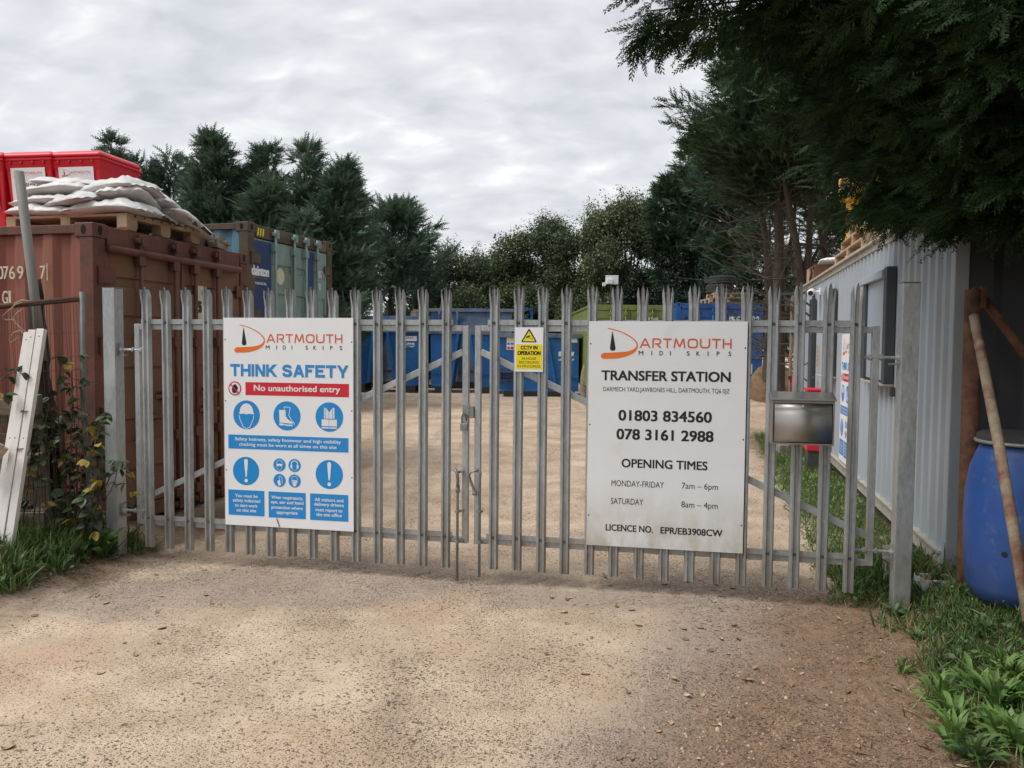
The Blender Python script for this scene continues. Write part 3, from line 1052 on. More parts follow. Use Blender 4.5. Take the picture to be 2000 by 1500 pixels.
def safety_sign(name, label, org, rz, group=None, simple=False):
    W, H_ = 0.988, 1.497
    s = sign_base(name, label, org, W, H_, M['white'], rz, ((.012, .90), (.976, .85), (.012, .40), (.976, .38), (.012, 1.34), (.976, 1.33)))
    w, k, bl, rd = M['printwhite'], M['black'], M['blue'], M['red']
    y1, y2 = -0.0035, -0.0065
    logo(s, 0, 1.246, 1.0, y1)
    f = Flat(y1)
    stroke_word(f, "ThINK SAFETY", [.75, .76, .22, .76, .82, .26, .76, .84, .68, .72, .76, .82], 0.050, 0.952, 1.079, 0.088, 0.0205, 0.065)
    f.build("lettering", M['bluetitle'], s)
    # no entry roundel and red banner
    f = Flat(y1)
    f.disc(0.085, 0.991, 0.051)
    f.build("roundel", rd, s)
    f = Flat(y2)
    f.disc(0.085, 0.991, 0.042)
    f.build("roundel_face", w, s)
    f = Flat(y2 - 0.001)
    f.poly([(.062, .985), (.066, .962), (.082, .955), (.10, .962), (.108, .985), (.112, 1.0), (.104, 1.002), (.104, 1.014), (.097, 1.014), (.095, 1.022), (.088, 1.022), (.086, 1.018), (.080, 1.022), (.074, 1.016), (.072, 1.0), (.064, .999)])
    f.build("hand_symbol", k, s)
    Flat(y2 - 0.0025).line([(.055, 1.022), (.115, .960)], 0.010).build("slash", rd, s)
    Flat(y1).rect(0.168, 0.956, 0.945, 1.038).build("banner", rd, s)
    lettering(s, "No unauthorised entry", 0.234, 0.891, 0.977, 0.043, w, 0.028, y2)
    # three mandatory roundels
    f = Flat(y1)
    for x in (0.175, 0.488, 0.809):
        f.disc(x, 0.803, 0.104)
    for x in (0.167, 0.807):
        f.disc(x, 0.397, 0.103)
    for x in (0.428, 0.544):
        for z in (0.451, 0.340):
            f.disc(x, z, 0.047)
    f.rect(0.030, 0.951, 0.557, 0.658)
    f.rect(0.026, 0.309, 0.074, 0.258)
    f.rect(0.342, 0.628, 0.070, 0.257)
    f.rect(0.661, 0.949, 0.068, 0.257)
    f.build("blue_print", bl, s)
    f = Flat(y2)
    # helmet and face
    f.poly([(.118, .815)] + [(0.175 + 0.052 * math.cos(t), 0.825 + 0.060 * math.sin(t)) for t in np.linspace(math.pi, 0, 16)] + [(.235, .815), (.228, .807), (.20, .812), (.175, .806), (.15, .812), (.122, .807)])
    f.line([(.119, .80), (.122, .775), (.135, .745), (.150, .715), (.175, .704), (.200, .715), (.215, .745), (.229, .775), (.232, .80)], 0.0045)
    f.build('helmet_symbol', w, s)
    f = Flat(y2)
    # boots
    f.poly([(.428, .845), (.478, .845), (.478, .800), (.500, .775), (.530, .760), (.533, .748), (.432, .755), (.430, .80)])
    f.poly([(.430, .750), (.460, .747), (.478, .742), (.533, .741), (.531, .731), (.478, .733), (.466, .740), (.464, .735), (.430, .735)])
    f.line([(.468, .850), (.468, .868), (.514, .862), (.503, .808), (.522, .775), (.545, .752), (.543, .738)], 0.0042)
    f.build('boot_symbol', w, s)
    f = Flat(y2)
    # waistcoat
    f.poly([(.770, .868), (.785, .868), (.809, .835), (.833, .868), (.848, .868), (.848, .792), (.770, .792)])
    f.poly([(.752, .786), (.866, .786), (.866, .738), (.752, .738)])
    f.poly([(.752, .731), (.866, .731), (.866, .722), (.752, .722)])
    f.build('waistcoat_symbol', w, s)
    # exclamation marks
    for x in (0.168, 0.807):
        f = Flat(y2)
        f.poly([(x - .015, .472), (x - .008, .484), (x + .008, .484), (x + .015, .472), (x + .005, .356), (x - .005, .356)])
        f.disc(x, 0.328, 0.0135, n=20)
        f.build('exclamation_symbol', w, s)
    f = Flat(y2)
    # four small symbols
    for x, z in ((.428, .451), (.544, .451), (.544, .340)):
        head(f, x, z, 0.05)
        f.line([(x - .021, z + .008), (x - .019, z + .028), (x, z + .036), (x + .019, z + .028), (x + .021, z + .008)], 0.0025)
    f.poly([(.405, .459), (.451, .459), (.449, .443), (.436, .441), (.430, .447), (.426, .447), (.420, .441), (.407, .443)])
    f.line([(.520, .452), (.522, .474), (.544, .486), (.566, .474), (.568, .452)], 0.005)
    for x in (.520, .568):
        f.disc(x, .444, .0075, .015, 16)
    f.poly([(.410, .335), (.430, .345), (.440, .308), (.420, .300)])
    f.line([(.428, .345), (.424, .365), (.436, .372), (.446, .360), (.450, .320)], 0.0035)
    f.poly([(.524, .346), (.564, .346), (.560, .325), (.554, .318), (.553, .304), (.535, .304), (.534, .318), (.528, .325)])
    f.build("protection_symbol", w, s)
    f = Flat(y2 - 0.0035)
    for x in (.536, .552):
        f.disc(x, .337, .0042, n=12)
    f.line([(.809, .835), (.809, .722)], 0.0022)
    f.line([(.783, .868), (.783, .792)], 0.004)
    f.line([(.835, .868), (.835, .792)], 0.004)
    f.build("symbol_detail", bl, s)
    if not simple:
        for body, x0, x1, z in (("Safety helmets, safety footwear and high visibility", .082, .896, .617), ("clothing must be worn at all times on this site", .115, .863, .579),
                                ("You must be", .080, .257, .205), ("safety inducted", .060, .277, .171), ("to start work", .078, .256, .135), ("on this site", .090, .245, .100),
                                ("Wear respiratory,", .364, .607, .206), ("eye, ear and hand", .360, .611, .172), ("protection where", .364, .605, .134), ("appropriate", .403, .566, .099),
                                ("All visitors and", .697, .913, .204), ("delivery drivers", .693, .916, .171), ("must report to", .702, .905, .132), ("the site office", .707, .900, .098)):
            lettering(s, body, x0, x1, z, 0.0235, w, 0.022, y2)
    return s


sgn = safety_sign("safety_sign", "large white think safety sign with blue roundels on the left gate leaf", LEFT_O + dL * 0.637 + nrm + Vector((0, 0, 0.315)), YAW)
Flat(-0.0062).poly([(.398, .066), (.412, .064), (.418, .045), (.432, .004), (.420, .004), (.408, .035)]).build("scuff", M['grime'], sgn)

ts = sign_base("transfer_station_sign", "white transfer station sign with opening times, grimy along its bottom, on the right gate leaf", RIGHT_O + dL * 0.638 + nrm + Vector((0, 0, 0.316)), 0.998, 1.477, M['whited'],
               holes=((.012, 1.33), (.986, 1.31), (.012, .80), (.986, .73), (.012, .20), (.986, .18)))
logo(ts, -0.006, 1.231, 1.0)
K = M['black']
for body, x0, x1, z, cap, bo in (("TRANSFER STATION", .084, .901, 1.0935, .064, .033), ("DARMECH YARD,JAWBONES HILL, DARTMOUTH, TQ6 0JZ", .097, .896, 1.022, .028, .006),
                                 ("01803 834560", .198, .790, .832, .069, .032), ("078 3161 2988", .187, .803, .709, .069, .032), ("OPENING TIMES", .223, .769, .526, .056, .026),
                                 ("MONDAY-FRIDAY", .159, .498, .400, .039, .006), ("7am \u2013 6pm", .610, .837, .402, .039, .006), ("SATURDAY", .157, .367, .282, .039, .006),
                                 ("8am \u2013 4pm", .609, .838, .280, .039, .006), ("LICENCE NO.", .125, .433, .103, .043, .026), ("EPR/EB3908CW", .480, .871, .102, .043, .026)):
    lettering(ts, body, x0, x1, z, cap, K, bo)

cs = sign_base("camera_warning_sign", "small yellow and white warning sign for camera recording between two pales", RIGHT_O + dL * 0.144 + nrm + Vector((0, 0, 1.457)), 0.192, 0.294, M['white'])
tri = [(0.096, 0.281), (0.146, 0.197), (0.046, 0.197)]
Flat(-0.0035).poly([(.092, .283), (.100, .283), (.1475, .203), (.1440, .196), (.0475, .196), (.044, .203)]).build("warning_triangle", K, cs)
f = Flat(-0.0060)
f.poly([(.096, .271), (.138, .2025), (.054, .2025)])
f.build("triangle_face", M['yellow'], cs)
f = Flat(-0.0080)
f.poly([(.074, .231), (.100, .243), (.105, .234), (.079, .222)])
f.line([(.094, .232), (.100, .222), (.112, .219), (.118, .221)], 0.0022)
f.line([(.118, .226), (.118, .214)], 0.0022)
f.build("camera_symbol", K, cs)
Flat(-0.0035).rect(.009, .185, .018, .182).build("yellow_panel", M['yellow'], cs)
for body, x0, x1, z, cap, bo in (("CCTV IN", .040, .154, .148, .0245, .05), ("OPERATION", .018, .175, .111, .0265, .05), ("24 HOUR", .047, .145, .079, .017, .012), ("RECORDING", .030, .163, .054, .017, .012), ("IN PROGRESS", .019, .174, .028, .017, .012)):
    lettering(cs, body, x0, x1, z, cap, K, bo, -0.0055)

# letterbox on two pales
lb = empty("letterbox", RIGHT_O + dL * 1.780 + nrm + Vector((0, 0, 1.036)), YAW, "brushed steel letterbox with sloping lid fixed across the right gate pales", "letterbox")
W, H_, D = 0.366, 0.270, 0.105
b = MB()
b.box(0, 0.010, -D, 0, 0, H_)
b.box(W - 0.010, W, -D, 0, 0, H_)
b.box(0.010, W - 0.010, -D, 0, 0, 0.010)
b.box(0.010, W - 0.010, -0.004, 0, 0.010, H_)
b.box(0.010, W - 0.010, -D, -D + 0.012, H_ - 0.014, H_)
b.build("body", M['stain'], lb, bevel=0.0015)
b = MB()
b.prism([(-D - 0.014, H_ + 0.002), (-D - 0.014, H_ + 0.012), (-0.002, H_ + 0.052), (-0.002, H_ + 0.002)], 0, -0.008, W + 0.008)
b.build("lid", M['stain'], lb, bevel=0.002)
b = MB()
prof = [(-D - 0.001, 0.252), (-D - 0.001, 0.218)]
for i in range(13):
    t = i / 12
    prof.append((-D - 0.001 - 0.020 * math.sin(math.pi * t) ** 0.8 if 0 < i < 12 else -D - 0.001, 0.216 - t * 0.200))
b.sheet([(z, y) for y, z in prof], 0, 0.016, W - 0.016, 0.003, None)
V = np.concatenate(b.v)
b.v = [V[:, [0, 2, 1]]]
b.build("flap", M['stain'], lb, True)
MB().lathe([(0.008, 0), (0.008, 0.004), (0.005, 0.006)], 14, Matrix.Translation((W / 2, -D - 0.004, 0.236)) @ Matrix.Rotation(math.pi / 2, 4, 'X')).build("lock", M['galv'], lb)


# ------------------------------------------------------------------ shipping containers
def corr(L0, L1, depth, pitch, f=0.3):
    """trapezoid corrugation from L0 to L1, first coordinate along, second into the wall"""
    pts = []
    n = max(1, int(round((L1 - L0) / pitch)))
    p = (L1 - L0) / n
    for i in range(n):
        x = L0 + i * p
        pts += [(x, 0), (x + p * f, 0), (x + p * 0.5, depth), (x + p * (0.5 + f), depth)]
    pts.append((L1, 0))
    return pts


def casting(b, x, y, z, sx, sy):
    """corner casting block 178 x 162 x 118 with its corner at x,y (sx, sy point inwards)"""
    x1, y1 = x + sx * 0.162, y + sy * 0.178
    b.box(min(x, x1), max(x, x1), min(y, y1), max(y, y1), z, z + 0.118)


def oval(px, pz, w, h, n=14):
    return [(px + w * math.cos(2 * math.pi * i / n), pz + h * math.sin(2 * math.pi * i / n)) for i in range(n)]


def container(name, label, org, yaw, W, L, z0, z1, mats, rods=(.22, .42, .57, .77), group=None, pitch=0.278, dmats=None):
    """local x across the doors (which face -y), y along the length"""
    body, frame, doorm, rodm = mats
    c = empty(name, (org[0], org[1], 0), yaw, label, "shipping container", group)
    e = 0.004
    H = z1 - z0
    # frame: posts, rails, headers
    b = MB()
    for x0, x1 in ((0, 0.14), (W - 0.14, W)):
        b.box(x0, x1, 0.0, 0.13, z0 + 0.118, z1 - 0.118)
        b.box(x0, x1, L - 0.13, L, z0 + 0.118, z1 - 0.118)
    b.box(0.162, W - 0.162, 0.0, 0.10, z1 - 0.165, z1 - 0.010)
    b.box(0.162, W - 0.162, 0.0, 0.10, z0 + 0.005, z0 + 0.13)
    b.box(0.162, W - 0.162, L - 0.1, L, z0 + 0.005, z0 + 0.13)
    for x0, x1 in ((e, 0.07), (W - 0.07, W - e)):
        b.box(x0, x1, 0.178, L - 0.178, z1 - 0.085, z1 - 0.012)
        b.box(x0, x1, 0.178, L - 0.178, z0 + 0.005, z0 + 0.16)
    b.build("frame", frame, c, bevel=0.006)
    for x, sx in ((-e, 1), (W + e, -1)):
        for y, sy in ((-e, 1), (L + e, -1)):
            for z in (z0 - 0.002, z1 - 0.116):
                k = MB()
                casting(k, x, y, z, sx, sy)
                o = k.build("corner_casting", frame, c, bevel=0.008)
                if y < 1:
                    q = MB()
                    xx = x + sx * 0.081
                    q.add([(a, y - 0.001, d) for a, d in oval(xx, z + 0.06, 0.026, 0.040)], [tuple(range(14))])
                    q.add([(x - sx * 0.001, a, d) for a, d in oval(y + 0.089, z + 0.06, 0.026, 0.040)], [tuple(range(14))])
                    q.build("casting_hole", M['dark'], o)
    # corrugated sides, back and roof
    for xs, sg in ((0.022, 1), (W - 0.022, -1)):
        b = MB()
        pts = [(y, xs + sg * d) for y, d in corr(0.135, L - 0.135, 0.036, pitch)]
        b.sheet(pts, 2, z0 + 0.162, z1 - 0.087, 0.002 * sg)
        V = np.concatenate(b.v)
        b.v = [V[:, [1, 0, 2]]]
        b.build("side_wall", body, c)
    MB().box(0.142, W - 0.142, L - 0.06, L - 0.05, z0 + 0.13, z1 - 0.12).build("end_wall", body, c)
    MB().box(0.072, W - 0.072, 0.105, L - 0.03, z1 - 0.03, z1 - 0.022).build("roof", body, c)
    # doors
    dz0, dz1 = z0 + 0.135, z1 - 0.172
    mid = W / 2
    for k, (x0, x1) in enumerate(((0.146, mid - 0.012), (mid + 0.012, W - 0.146))):
        dm = (dmats or (doorm, doorm))[k]
        b = MB()
        n = 5
        b.box(x0, x1, 0.030, 0.055, dz0, dz1)
        # rim, and raised bands with pressed-in panels between them
        b.box(x0, x0 + 0.05, 0.012, 0.0295, dz0, dz1)
        b.box(x1 - 0.05, x1, 0.012, 0.0295, dz0, dz1)
        hh = (dz1 - dz0) / n
        for i in range(n + 1):
            zc = min(max(dz0 + i * hh, dz0 + hh * 0.28), dz1 - hh * 0.28) if i in (0, n) else dz0 + i * hh
            b.box(x0 + 0.0505, x1 - 0.0505, 0.013, 0.0295, zc - hh * 0.27, zc + hh * 0.27)
        b.build("door", dm, c, bevel=0.006)
    b = MB()
    for x0, x1 in ((0.1405, 0.1455), (mid - 0.0115, mid + 0.0115), (W - 0.1455, W - 0.1405)):
        b.box(x0, x1, 0.018, 0.05, dz0, dz1)
    b.build("door_seal", M['rubber'], c)
    for i, t in enumerate(rods):
        x = W * t
        r = MB()
        r.tube([(x, -0.030, z0 + 0.03), (x, -0.030, z1 - 0.03)], 0.018, 10)
        o = r.build("locking_rod", rodm, c, True)
        for z in (z0 + 0.16, z0 + H * 0.28, z0 + H * 0.62, z1 - 0.26):
            g = MB().box(x - 0.045, x + 0.045, -0.052, 0.0115, z - 0.045, z + 0.045)
            g.build("rod_bracket", rodm, o, bevel=0.006)
        for z in (z0 + 0.055, z1 - 0.085):
            g = MB().box(x - 0.055, x + 0.055, -0.050, -0.006, z - 0.022, z + 0.022)
            g.box(x - 0.02, x + 0.05, -0.062, -0.051, z - 0.05, z + 0.05)
            g.build("cam_keeper", rodm, o, bevel=0.006)
        s = 1 if i % 2 == 0 else -1
        zc = z0 + H * (0.36 if i % 2 == 0 else 0.43)
        g = MB()
        g.bar((x, -0.055, zc), (x + s * 0.34, -0.050, zc - 0.01), 0.012, 0.035)
        g.box(x + s * 0.18 - 0.05, x + s * 0.18 + 0.05, -0.042, 0.0115, zc - 0.045, zc + 0.035)
        g.build("door_handle", rodm, o, bevel=0.004)
    for xh, s in ((0.06, 1), (W - 0.06, -1)):
        for i in range(4):
            z = dz0 + 0.25 + i * (dz1 - dz0 - 0.5) / 3
            g = MB()
            g.box(min(xh, xh + s * 0.18), max(xh, xh + s * 0.18), -0.016, -0.003, z - 0.06, z + 0.06)
            g.tube([(xh, -0.012, z - 0.075), (xh, -0.012, z + 0.075)], 0.016, 8)
            g.build("hinge", frame, c, bevel=0.003)
    return c


RYAW = 1.3481
RORG = (-3.4099, 6.489)
RW = 2.30
red = container("shipping_container", "rusty red brown container carrying white sacks and red bins", RORG, RYAW, RW, 6.06, 0.05, 2.60,
                (M['redcon'], M['redframe'], M['reddoor'], M['redframe']), rods=(0.235, 0.44, 0.575, 0.735))
MB().tube([(0.15, -0.028, 2.405), (RW - 0.2, -0.028, 2.405)], 0.034, 12).build("header_pipe", M['redframe'], red, True)
MB().box(1.36, 1.50, 0.0035, 0.0085, 1.83, 2.19).build("plate", M['cream'], red)
lettering(red, "5", 1.398, 1.463, 1.925, 0.115, M['black'], 0.10, 0.002)


def side_text(parent, body, yc, z, h, w, material, x=-0.0025, bold=0.05):
    """stencilled on the x=0 side, read from outside"""
    V, F = glyphs(body, 0.0)
    a, b_ = V[:, 0].min(), V[:, 0].max()
    mb = MB()
    for i, u in enumerate((-1, 1)):
        P = np.stack([np.full(len(V), x - 0.0002 * i), yc + w / 2 - (V[:, 0] - a) / (b_ - a) * w + u * bold * h * 0.4, z + V[:, 1] / CAP * h], 1)
        mb.add(P, F)
    mb.build("lettering", material, parent)


for ch, yc, z, w in (("0", .905, 2.150, .055), ("7", .852, 2.150, .052), ("6", .790, 2.150, .055), ("9", .708, 2.150, .058), ("7", .487, 2.150, .050), ("G", .866, 1.945, .052), ("1", .818, 1.945, .018)):
    side_text(red, ch, yc, z, .106, w, M['cream'])
f = MB()
f.box(-0.0028, -0.0024, .440, .448, 2.135, 2.275)
f.build("lettering", M['cream'], red)
# scrap of timber and moss lying on the door header
t = empty("timber_offcut", (0, 0, 0), 0, "weathered timber offcut lying on the edge of the brown container roof", "timber")
t.location = (RORG[0] + 0.216 * 1.98 - 0.05, RORG[1] + 0.976 * 1.98, 2.602)
t.rotation_euler = (0, 0, RYAW + 0.3)
MB().box(-0.28, 0.10, 0, 0.10, 0, 0.055).build("plank", M['palletold'], t, bevel=0.005)
MB().box(0.0, 0.14, -0.02, 0.12, 0.058, 0.10).build("block", M['palletold'], t, bevel=0.01)

D_ORG = (at(486, 640, 9.6).x, 9.6)
pr = at(649, 640, 11.6)
DYAW = math.atan2(pr.y - D_ORG[1], pr.x - D_ORG[0])
DW = math.hypot(pr.y - D_ORG[1], pr.x - D_ORG[0])
DZ0, DZ1 = 0.20, 3.085
dn = container("shipping_container", "grey teal container with navy panels and a pale disc on its door", D_ORG, DYAW, DW, 6.06, DZ0, DZ1,
               (M['tealside'], M['brownframe'], M['teal'], M['teal']), rods=tuple(along(q, D_ORG, DYAW) / DW for q in (535.5, 572.5, 595, 617)))
X = lambda px: along(px, D_ORG, DYAW)
zz = lambda py, px: at(px, py, D_ORG[1] + math.sin(DYAW) * X(px)).z
MB().box(X(488), X(531), 0.002, 0.0105, 1.60, DZ1 - 0.20).build("panel", M['navy'], dn)
MB().box(X(599.5), X(613), 0.002, 0.0105, 1.95, DZ1 - 0.20).build("panel", M['navy'], dn)
MB().box(0.20, X(531), 0.0025, 0.0105, 0.45, 1.585).build("panel", M['olive'], dn)
lettering(dn, "dainton", X(492.5), X(526.5), zz(539, 510), 0.125, M['printwhite'], 0.05, -0.001)
lettering(dn, "PORTABLE BUILDINGS", X(496), X(524), zz(544.5, 510), 0.022, M['greencon'], 0.05, -0.001)
lettering(dn, "01626 833 876", X(499), X(521), zz(556, 510), 0.030, M['printwhite'], 0.03, -0.001)
f = Flat(0.0095)
f.disc((X(543) + X(556)) / 2, zz(540, 549), 0.098, 0.105)
f.build("disc", M['cream'], dn)
lettering(dn, "50017 9", X(620), X(635), zz(543.5, 628), 0.10, M['printwhite'], 0.02, 0.010)
lettering(dn, "5GB1", X(620), X(628.5), zz(566, 624), 0.09, M['printwhite'], 0.02, 0.010)
for x0 in (0.19, 0.245, 0.30, DW - 0.34, DW - 0.285, DW - 0.23):
    Flat(-0.003).poly([(x0, DZ1 - .14), (x0 + .028, DZ1 - .14), (x0 + .045, DZ1 - .045), (x0 + .017, DZ1 - .045)]).build("hazard_stripe", M['yellow'] if x0 < 1 else M['olive'], dn)
for k, dx in enumerate((0.25, DW - 0.25)):
    o = empty("timber_bearer", D_ORG + (0,), DYAW, "timber bearer under the grey teal container", "timber", "bearers under the grey teal container")
    MB().box(dx - 0.2, dx + 0.2, 0.02, 0.22, -0.05, DZ0 - 0.003).build("bearer_block", M['palletold'], o)

GZ = 0.40
BY = 22.2
bx = at(1320, 640, BY).x
bl = container("shipping_container", "blue container on the far right carrying a pallet and tyres", (bx, BY), 0.0, 2.44, 6.06, GZ, 2.83, (M['bluecon'],) * 4, rods=(.24, .42, .57, .76), pitch=0.3)
lettering(bl, "MCBU", 1.485, 1.85, 2.345, 0.115, M['printwhite'], 0.06, 0.010)
lettering(bl, "49 0", 2.06, 2.31, 2.345, 0.115, M['printwhite'], 0.06, -0.0165)
for i, ch in enumerate("4549"):
    lettering(bl, ch, 2.03, 2.075, 2.02 - i * 0.15, 0.10, M['printwhite'], 0.05, 0.010)
MB().box(2.03, 2.16, 0.003, 0.0115, 0.85, 1.13).build("plate", M['cream'], bl)
MB().box(2.03, 2.10, 0.003, 0.0115, 0.62, 0.70).build("plate", M['white'], bl)
gx_ = at(1150, 640, 22.9).x
gr = container("shipping_container", "lime green container behind the transfer station sign", (gx_, 22.9), 0.01, 2.40, 6.06, GZ, 2.80, (M['greencon'],) * 4, rods=(.26, .44, .58, .76), pitch=0.3)
lettering(gr, "CU 205", 1.55, 2.0, 2.33, 0.10, M['printwhite'], 0.05, 0.010)
for cn, (x0, y0), lab in ((bl, (bx, BY), "blue container"), (gr, (gx_, 22.9), "lime green container")):
    for k in range(2):
        o = empty("timber_bearer", (x0 + 0.1 + k * 1.7, y0 + 0.05, float(hgt(x0 + 1, y0)) - 0.06), 0, "railway timber bearer under the far " + lab, "timber", "bearers under the far " + lab)
        MB().box(0, 0.5, 0, 0.25, 0, GZ - float(hgt(x0 + 1, y0)) + 0.055).build("bearer_block", M['palletold'], o)


# ------------------------------------------------------------------ pallets
def make_pallet(name, label, loc, rz, group=None, m=None, W=1.2, D=1.0, rot=None, slats=7):
    m = m or M['pallet']
    p = empty(name, loc, rz, label, "pallet", group, rot)
    b = MB()
    for i in range(slats):
        y = i * (D - 0.10) / (slats - 1)
        b.box(0, W, y, y + 0.095, 0.122, 0.144)
    b.build("deck_boards", m, p)
    b = MB()
    for x in (0, (W - 0.1) / 2, W - 0.1):
        b.box(x, x + 0.10, 0, D, 0.1, 0.1215)
    b.build("stringer_boards", m, p)
    for x in (0, (W - 0.1) / 2, W - 0.1):
        for y in (0, (D - 0.14) / 2, D - 0.14):
            MB().box(x + .001, x + 0.099, y + .001, y + 0.139, 0.0205, 0.0995).build("block", m, p)
    b = MB()
    for y in (0, (D - 0.14) / 2, D - 0.14):
        b.box(0, W, y + 0.015, y + 0.125, 0, 0.020)
    b.build("base_boards", m, p)
    return p


RM = Matrix.Translation((RORG[0], RORG[1], 0)) @ Matrix.Rotation(RYAW, 4, 'Z')


def onred(x, y, z=2.60):
    return RM @ Vector((x, y, z))


PRZ = RYAW + R(90)
make_pallet("pallet", "pale pallet under the white sacks, on the brown container roof", onred(1.50, 0.04, 2.604), RYAW + R(90), None, W=1.25, D=1.05, slats=9)
make_pallet("pallet", "darker empty pallet edge under the torn sacks, on the far side of the pale one", onred(2.02, 0.10, 2.604), RYAW + R(90), None, m=M['palletold'], W=1.0, D=0.48, slats=4)


# sacks
def sack_template(seed):
    rng = np.random.default_rng(seed)
    nx, ny = 44, 26
    u = np.linspace(-1, 1, nx)
    v = np.linspace(-1, 1, ny)
    U, Vv = np.meshgrid(u, v, indexing='ij')
    prof = (1 - np.abs(U) ** 4.0) ** 0.6 * (1 - np.abs(Vv) ** 3.0) ** 0.6
    ph = rng.random(6) * 6.28
    wr = 0.010 * np.sin(7 * U + 3 * Vv + ph[0]) + 0.008 * np.sin(11 * Vv - 4 * U + ph[1]) + 0.006 * np.sin(17 * U + 5 * Vv + ph[2])
    wr = wr + 0.006 * np.sin(26 * Vv + 3 * np.sin(4 * U) + ph[3]) * np.abs(U) ** 3 + 0.0045 * np.sin(23 * U + 6 * Vv * Vv + ph[4]) * np.abs(Vv) ** 2 + 0.004 * np.sin(19 * (U + Vv) + ph[5])
    crimp = (np.abs(U) > 0.90)
    L_, W_, T = 0.37, 0.22, 0.062
    X_ = U * L_ * (1 - 0.05 * np.abs(Vv) ** 2) + 0.006 * np.sin(9 * Vv + ph[3]) * (np.abs(U) ** 6)
    Y_ = Vv * W_ * (1 - 0.10 * np.abs(U) ** 4) + 0.005 * np.sin(8 * U + ph[4]) * (np.abs(Vv) ** 6)
    sag = -0.020 * np.abs(U) ** 3 + 0.012 * np.sin(2.2 * U + ph[5])
    top = T * prof * 1.15 + wr * (0.06 + prof) + sag + crimp * 0.006 * np.sin(15 * Vv + ph[0])
    bot = -T * prof * 0.75 + sag * 0.8 + crimp * 0.006 * np.sin(15 * Vv + ph[0]) - 0.003
    V = np.vstack([np.stack([X_, Y_, top], -1).reshape(-1, 3), np.stack([X_, Y_, bot], -1).reshape(-1, 3)])
    F = []
    n = nx * ny
    for i in range(nx - 1):
        for j in range(ny - 1):
            a = i * ny + j
            F.append((a, a + ny, a + ny + 1, a + 1))
            F.append((n + a, n + a + 1, n + a + ny + 1, n + a + ny))
    rim = [i * ny for i in range(nx)] + [(nx - 1) * ny + j for j in range(1, ny)] + [i * ny + ny - 1 for i in range(nx - 2, -1, -1)] + [j for j in range(ny - 2, 0, -1)]
    for a, b_ in zip(rim, rim[1:] + rim[:1]):
        F.append((a, n + a, n + b_, b_))
    return V, F


SACKS = [sack_template(s) for s in range(6)]
# x along the doors, y along the container, z above roof, turn, tilt, label
sack_spots = [
    (0.42, 0.98, 0.215, 90, 0, 0, "bottom white sack at the near left corner of the pallet, behind the grey pole"),
    (0.40, 0.30, 0.215, 93, 0, 0, "bottom white sack at the near right corner of the pallet"),
    (0.88, 0.22, 0.205, 8, -8, 6, "bottom white sack with torn grey lining over the container doors"),
    (1.30, 0.92, 0.215, 88, 0, 0, "bottom white sack hidden in the middle of the heap"),
    (1.55, 0.18, 0.200, 4, -6, 14, "lowest white sack hanging off the far end of the pallet"),
    (0.44, 1.02, 0.325, 84, 3, 0, "flat white sack second from the bottom, beside the grey pole"),
    (0.38, 0.62, 0.345, 70, -10, 4, "small crumpled white sack tucked in the middle of the front face"),
    (0.66, 0.24, 0.345, 20, -4, 10, "bulging white sack in the second layer over the pallet corner"),
    (1.40, 0.24, 0.315, 10, -4, 12, "slumping white sack on the far end, second from the bottom"),
    (0.95, 0.95, 0.335, 95, 0, 0, "white sack in the second layer at the back of the heap"),
    (0.50, 0.92, 0.460, 95, 4, 2, "plump white sack in the third layer, left of the big top sack"),
    (0.55, 0.36, 0.470, 84, -3, 5, "big plump white sack lying on top at the right of the heap"),
    (1.22, 0.36, 0.435, 16, -2, 12, "white sack sloping down at the far right of the third layer"),
    (0.98, 1.05, 0.450, 90, 0, 0, "white sack in the third layer behind the big plump one"),
    (0.62, 0.88, 0.575, 100, -4, -3, "thin flat white sack on the very top, nearest the red bins"),
]
for i, (x, y, z, a, tx, ty, lab) in enumerate(sack_spots):
    V, F = SACKS[i % 6]
    o = MB().add(V, F).build("sack", M['sack'], None, True)
    o.location = onred(0.62 + (x - 0.4) * 0.66, 0.04 + y * 0.92, 2.60 + 0.145 + (z - 0.15) * 0.80)
    o.rotation_euler = (Matrix.Rotation(RYAW + R(a), 3, 'Z') @ Matrix.Rotation(R(tx), 3, 'X') @ Matrix.Rotation(R(ty), 3, 'Y')).to_euler()
    s = 1.0 + 0.10 * math.sin(i * 2.3)
    o.scale = (s * (0.80 if i in (6, 14) else 1), s, s * (0.62 if i == 14 else (0.75 if i in (5, 6) else 1.0)))
    tag(o, lab, "sack", "white sacks heaped on the pallet")
    if i in (2, 4):
        rng = np.random.default_rng(i)
        nx, ny = 9, 5
        V = []
        for p in range(nx):
            for q in range(ny):
                V.append((-0.16 + 0.045 * p + 0.01 * rng.normal(), -0.20 - 0.03 * q + 0.008 * rng.normal(), -0.03 - 0.010 * q - 0.03 * abs(math.sin(p * 1.3 + i)) * q / 4 + 0.012 * rng.normal()))
        F = [(p * ny + q, p * ny + q + 1, (p + 1) * ny + q + 1, (p + 1) * ny + q) for p in range(nx - 1) for q in range(ny - 1)]
        k = MB().add(V, F).build("torn_lining", M['sackdark'], o)
        k.modifiers.new("thick", 'SOLIDIFY').thickness = 0.003


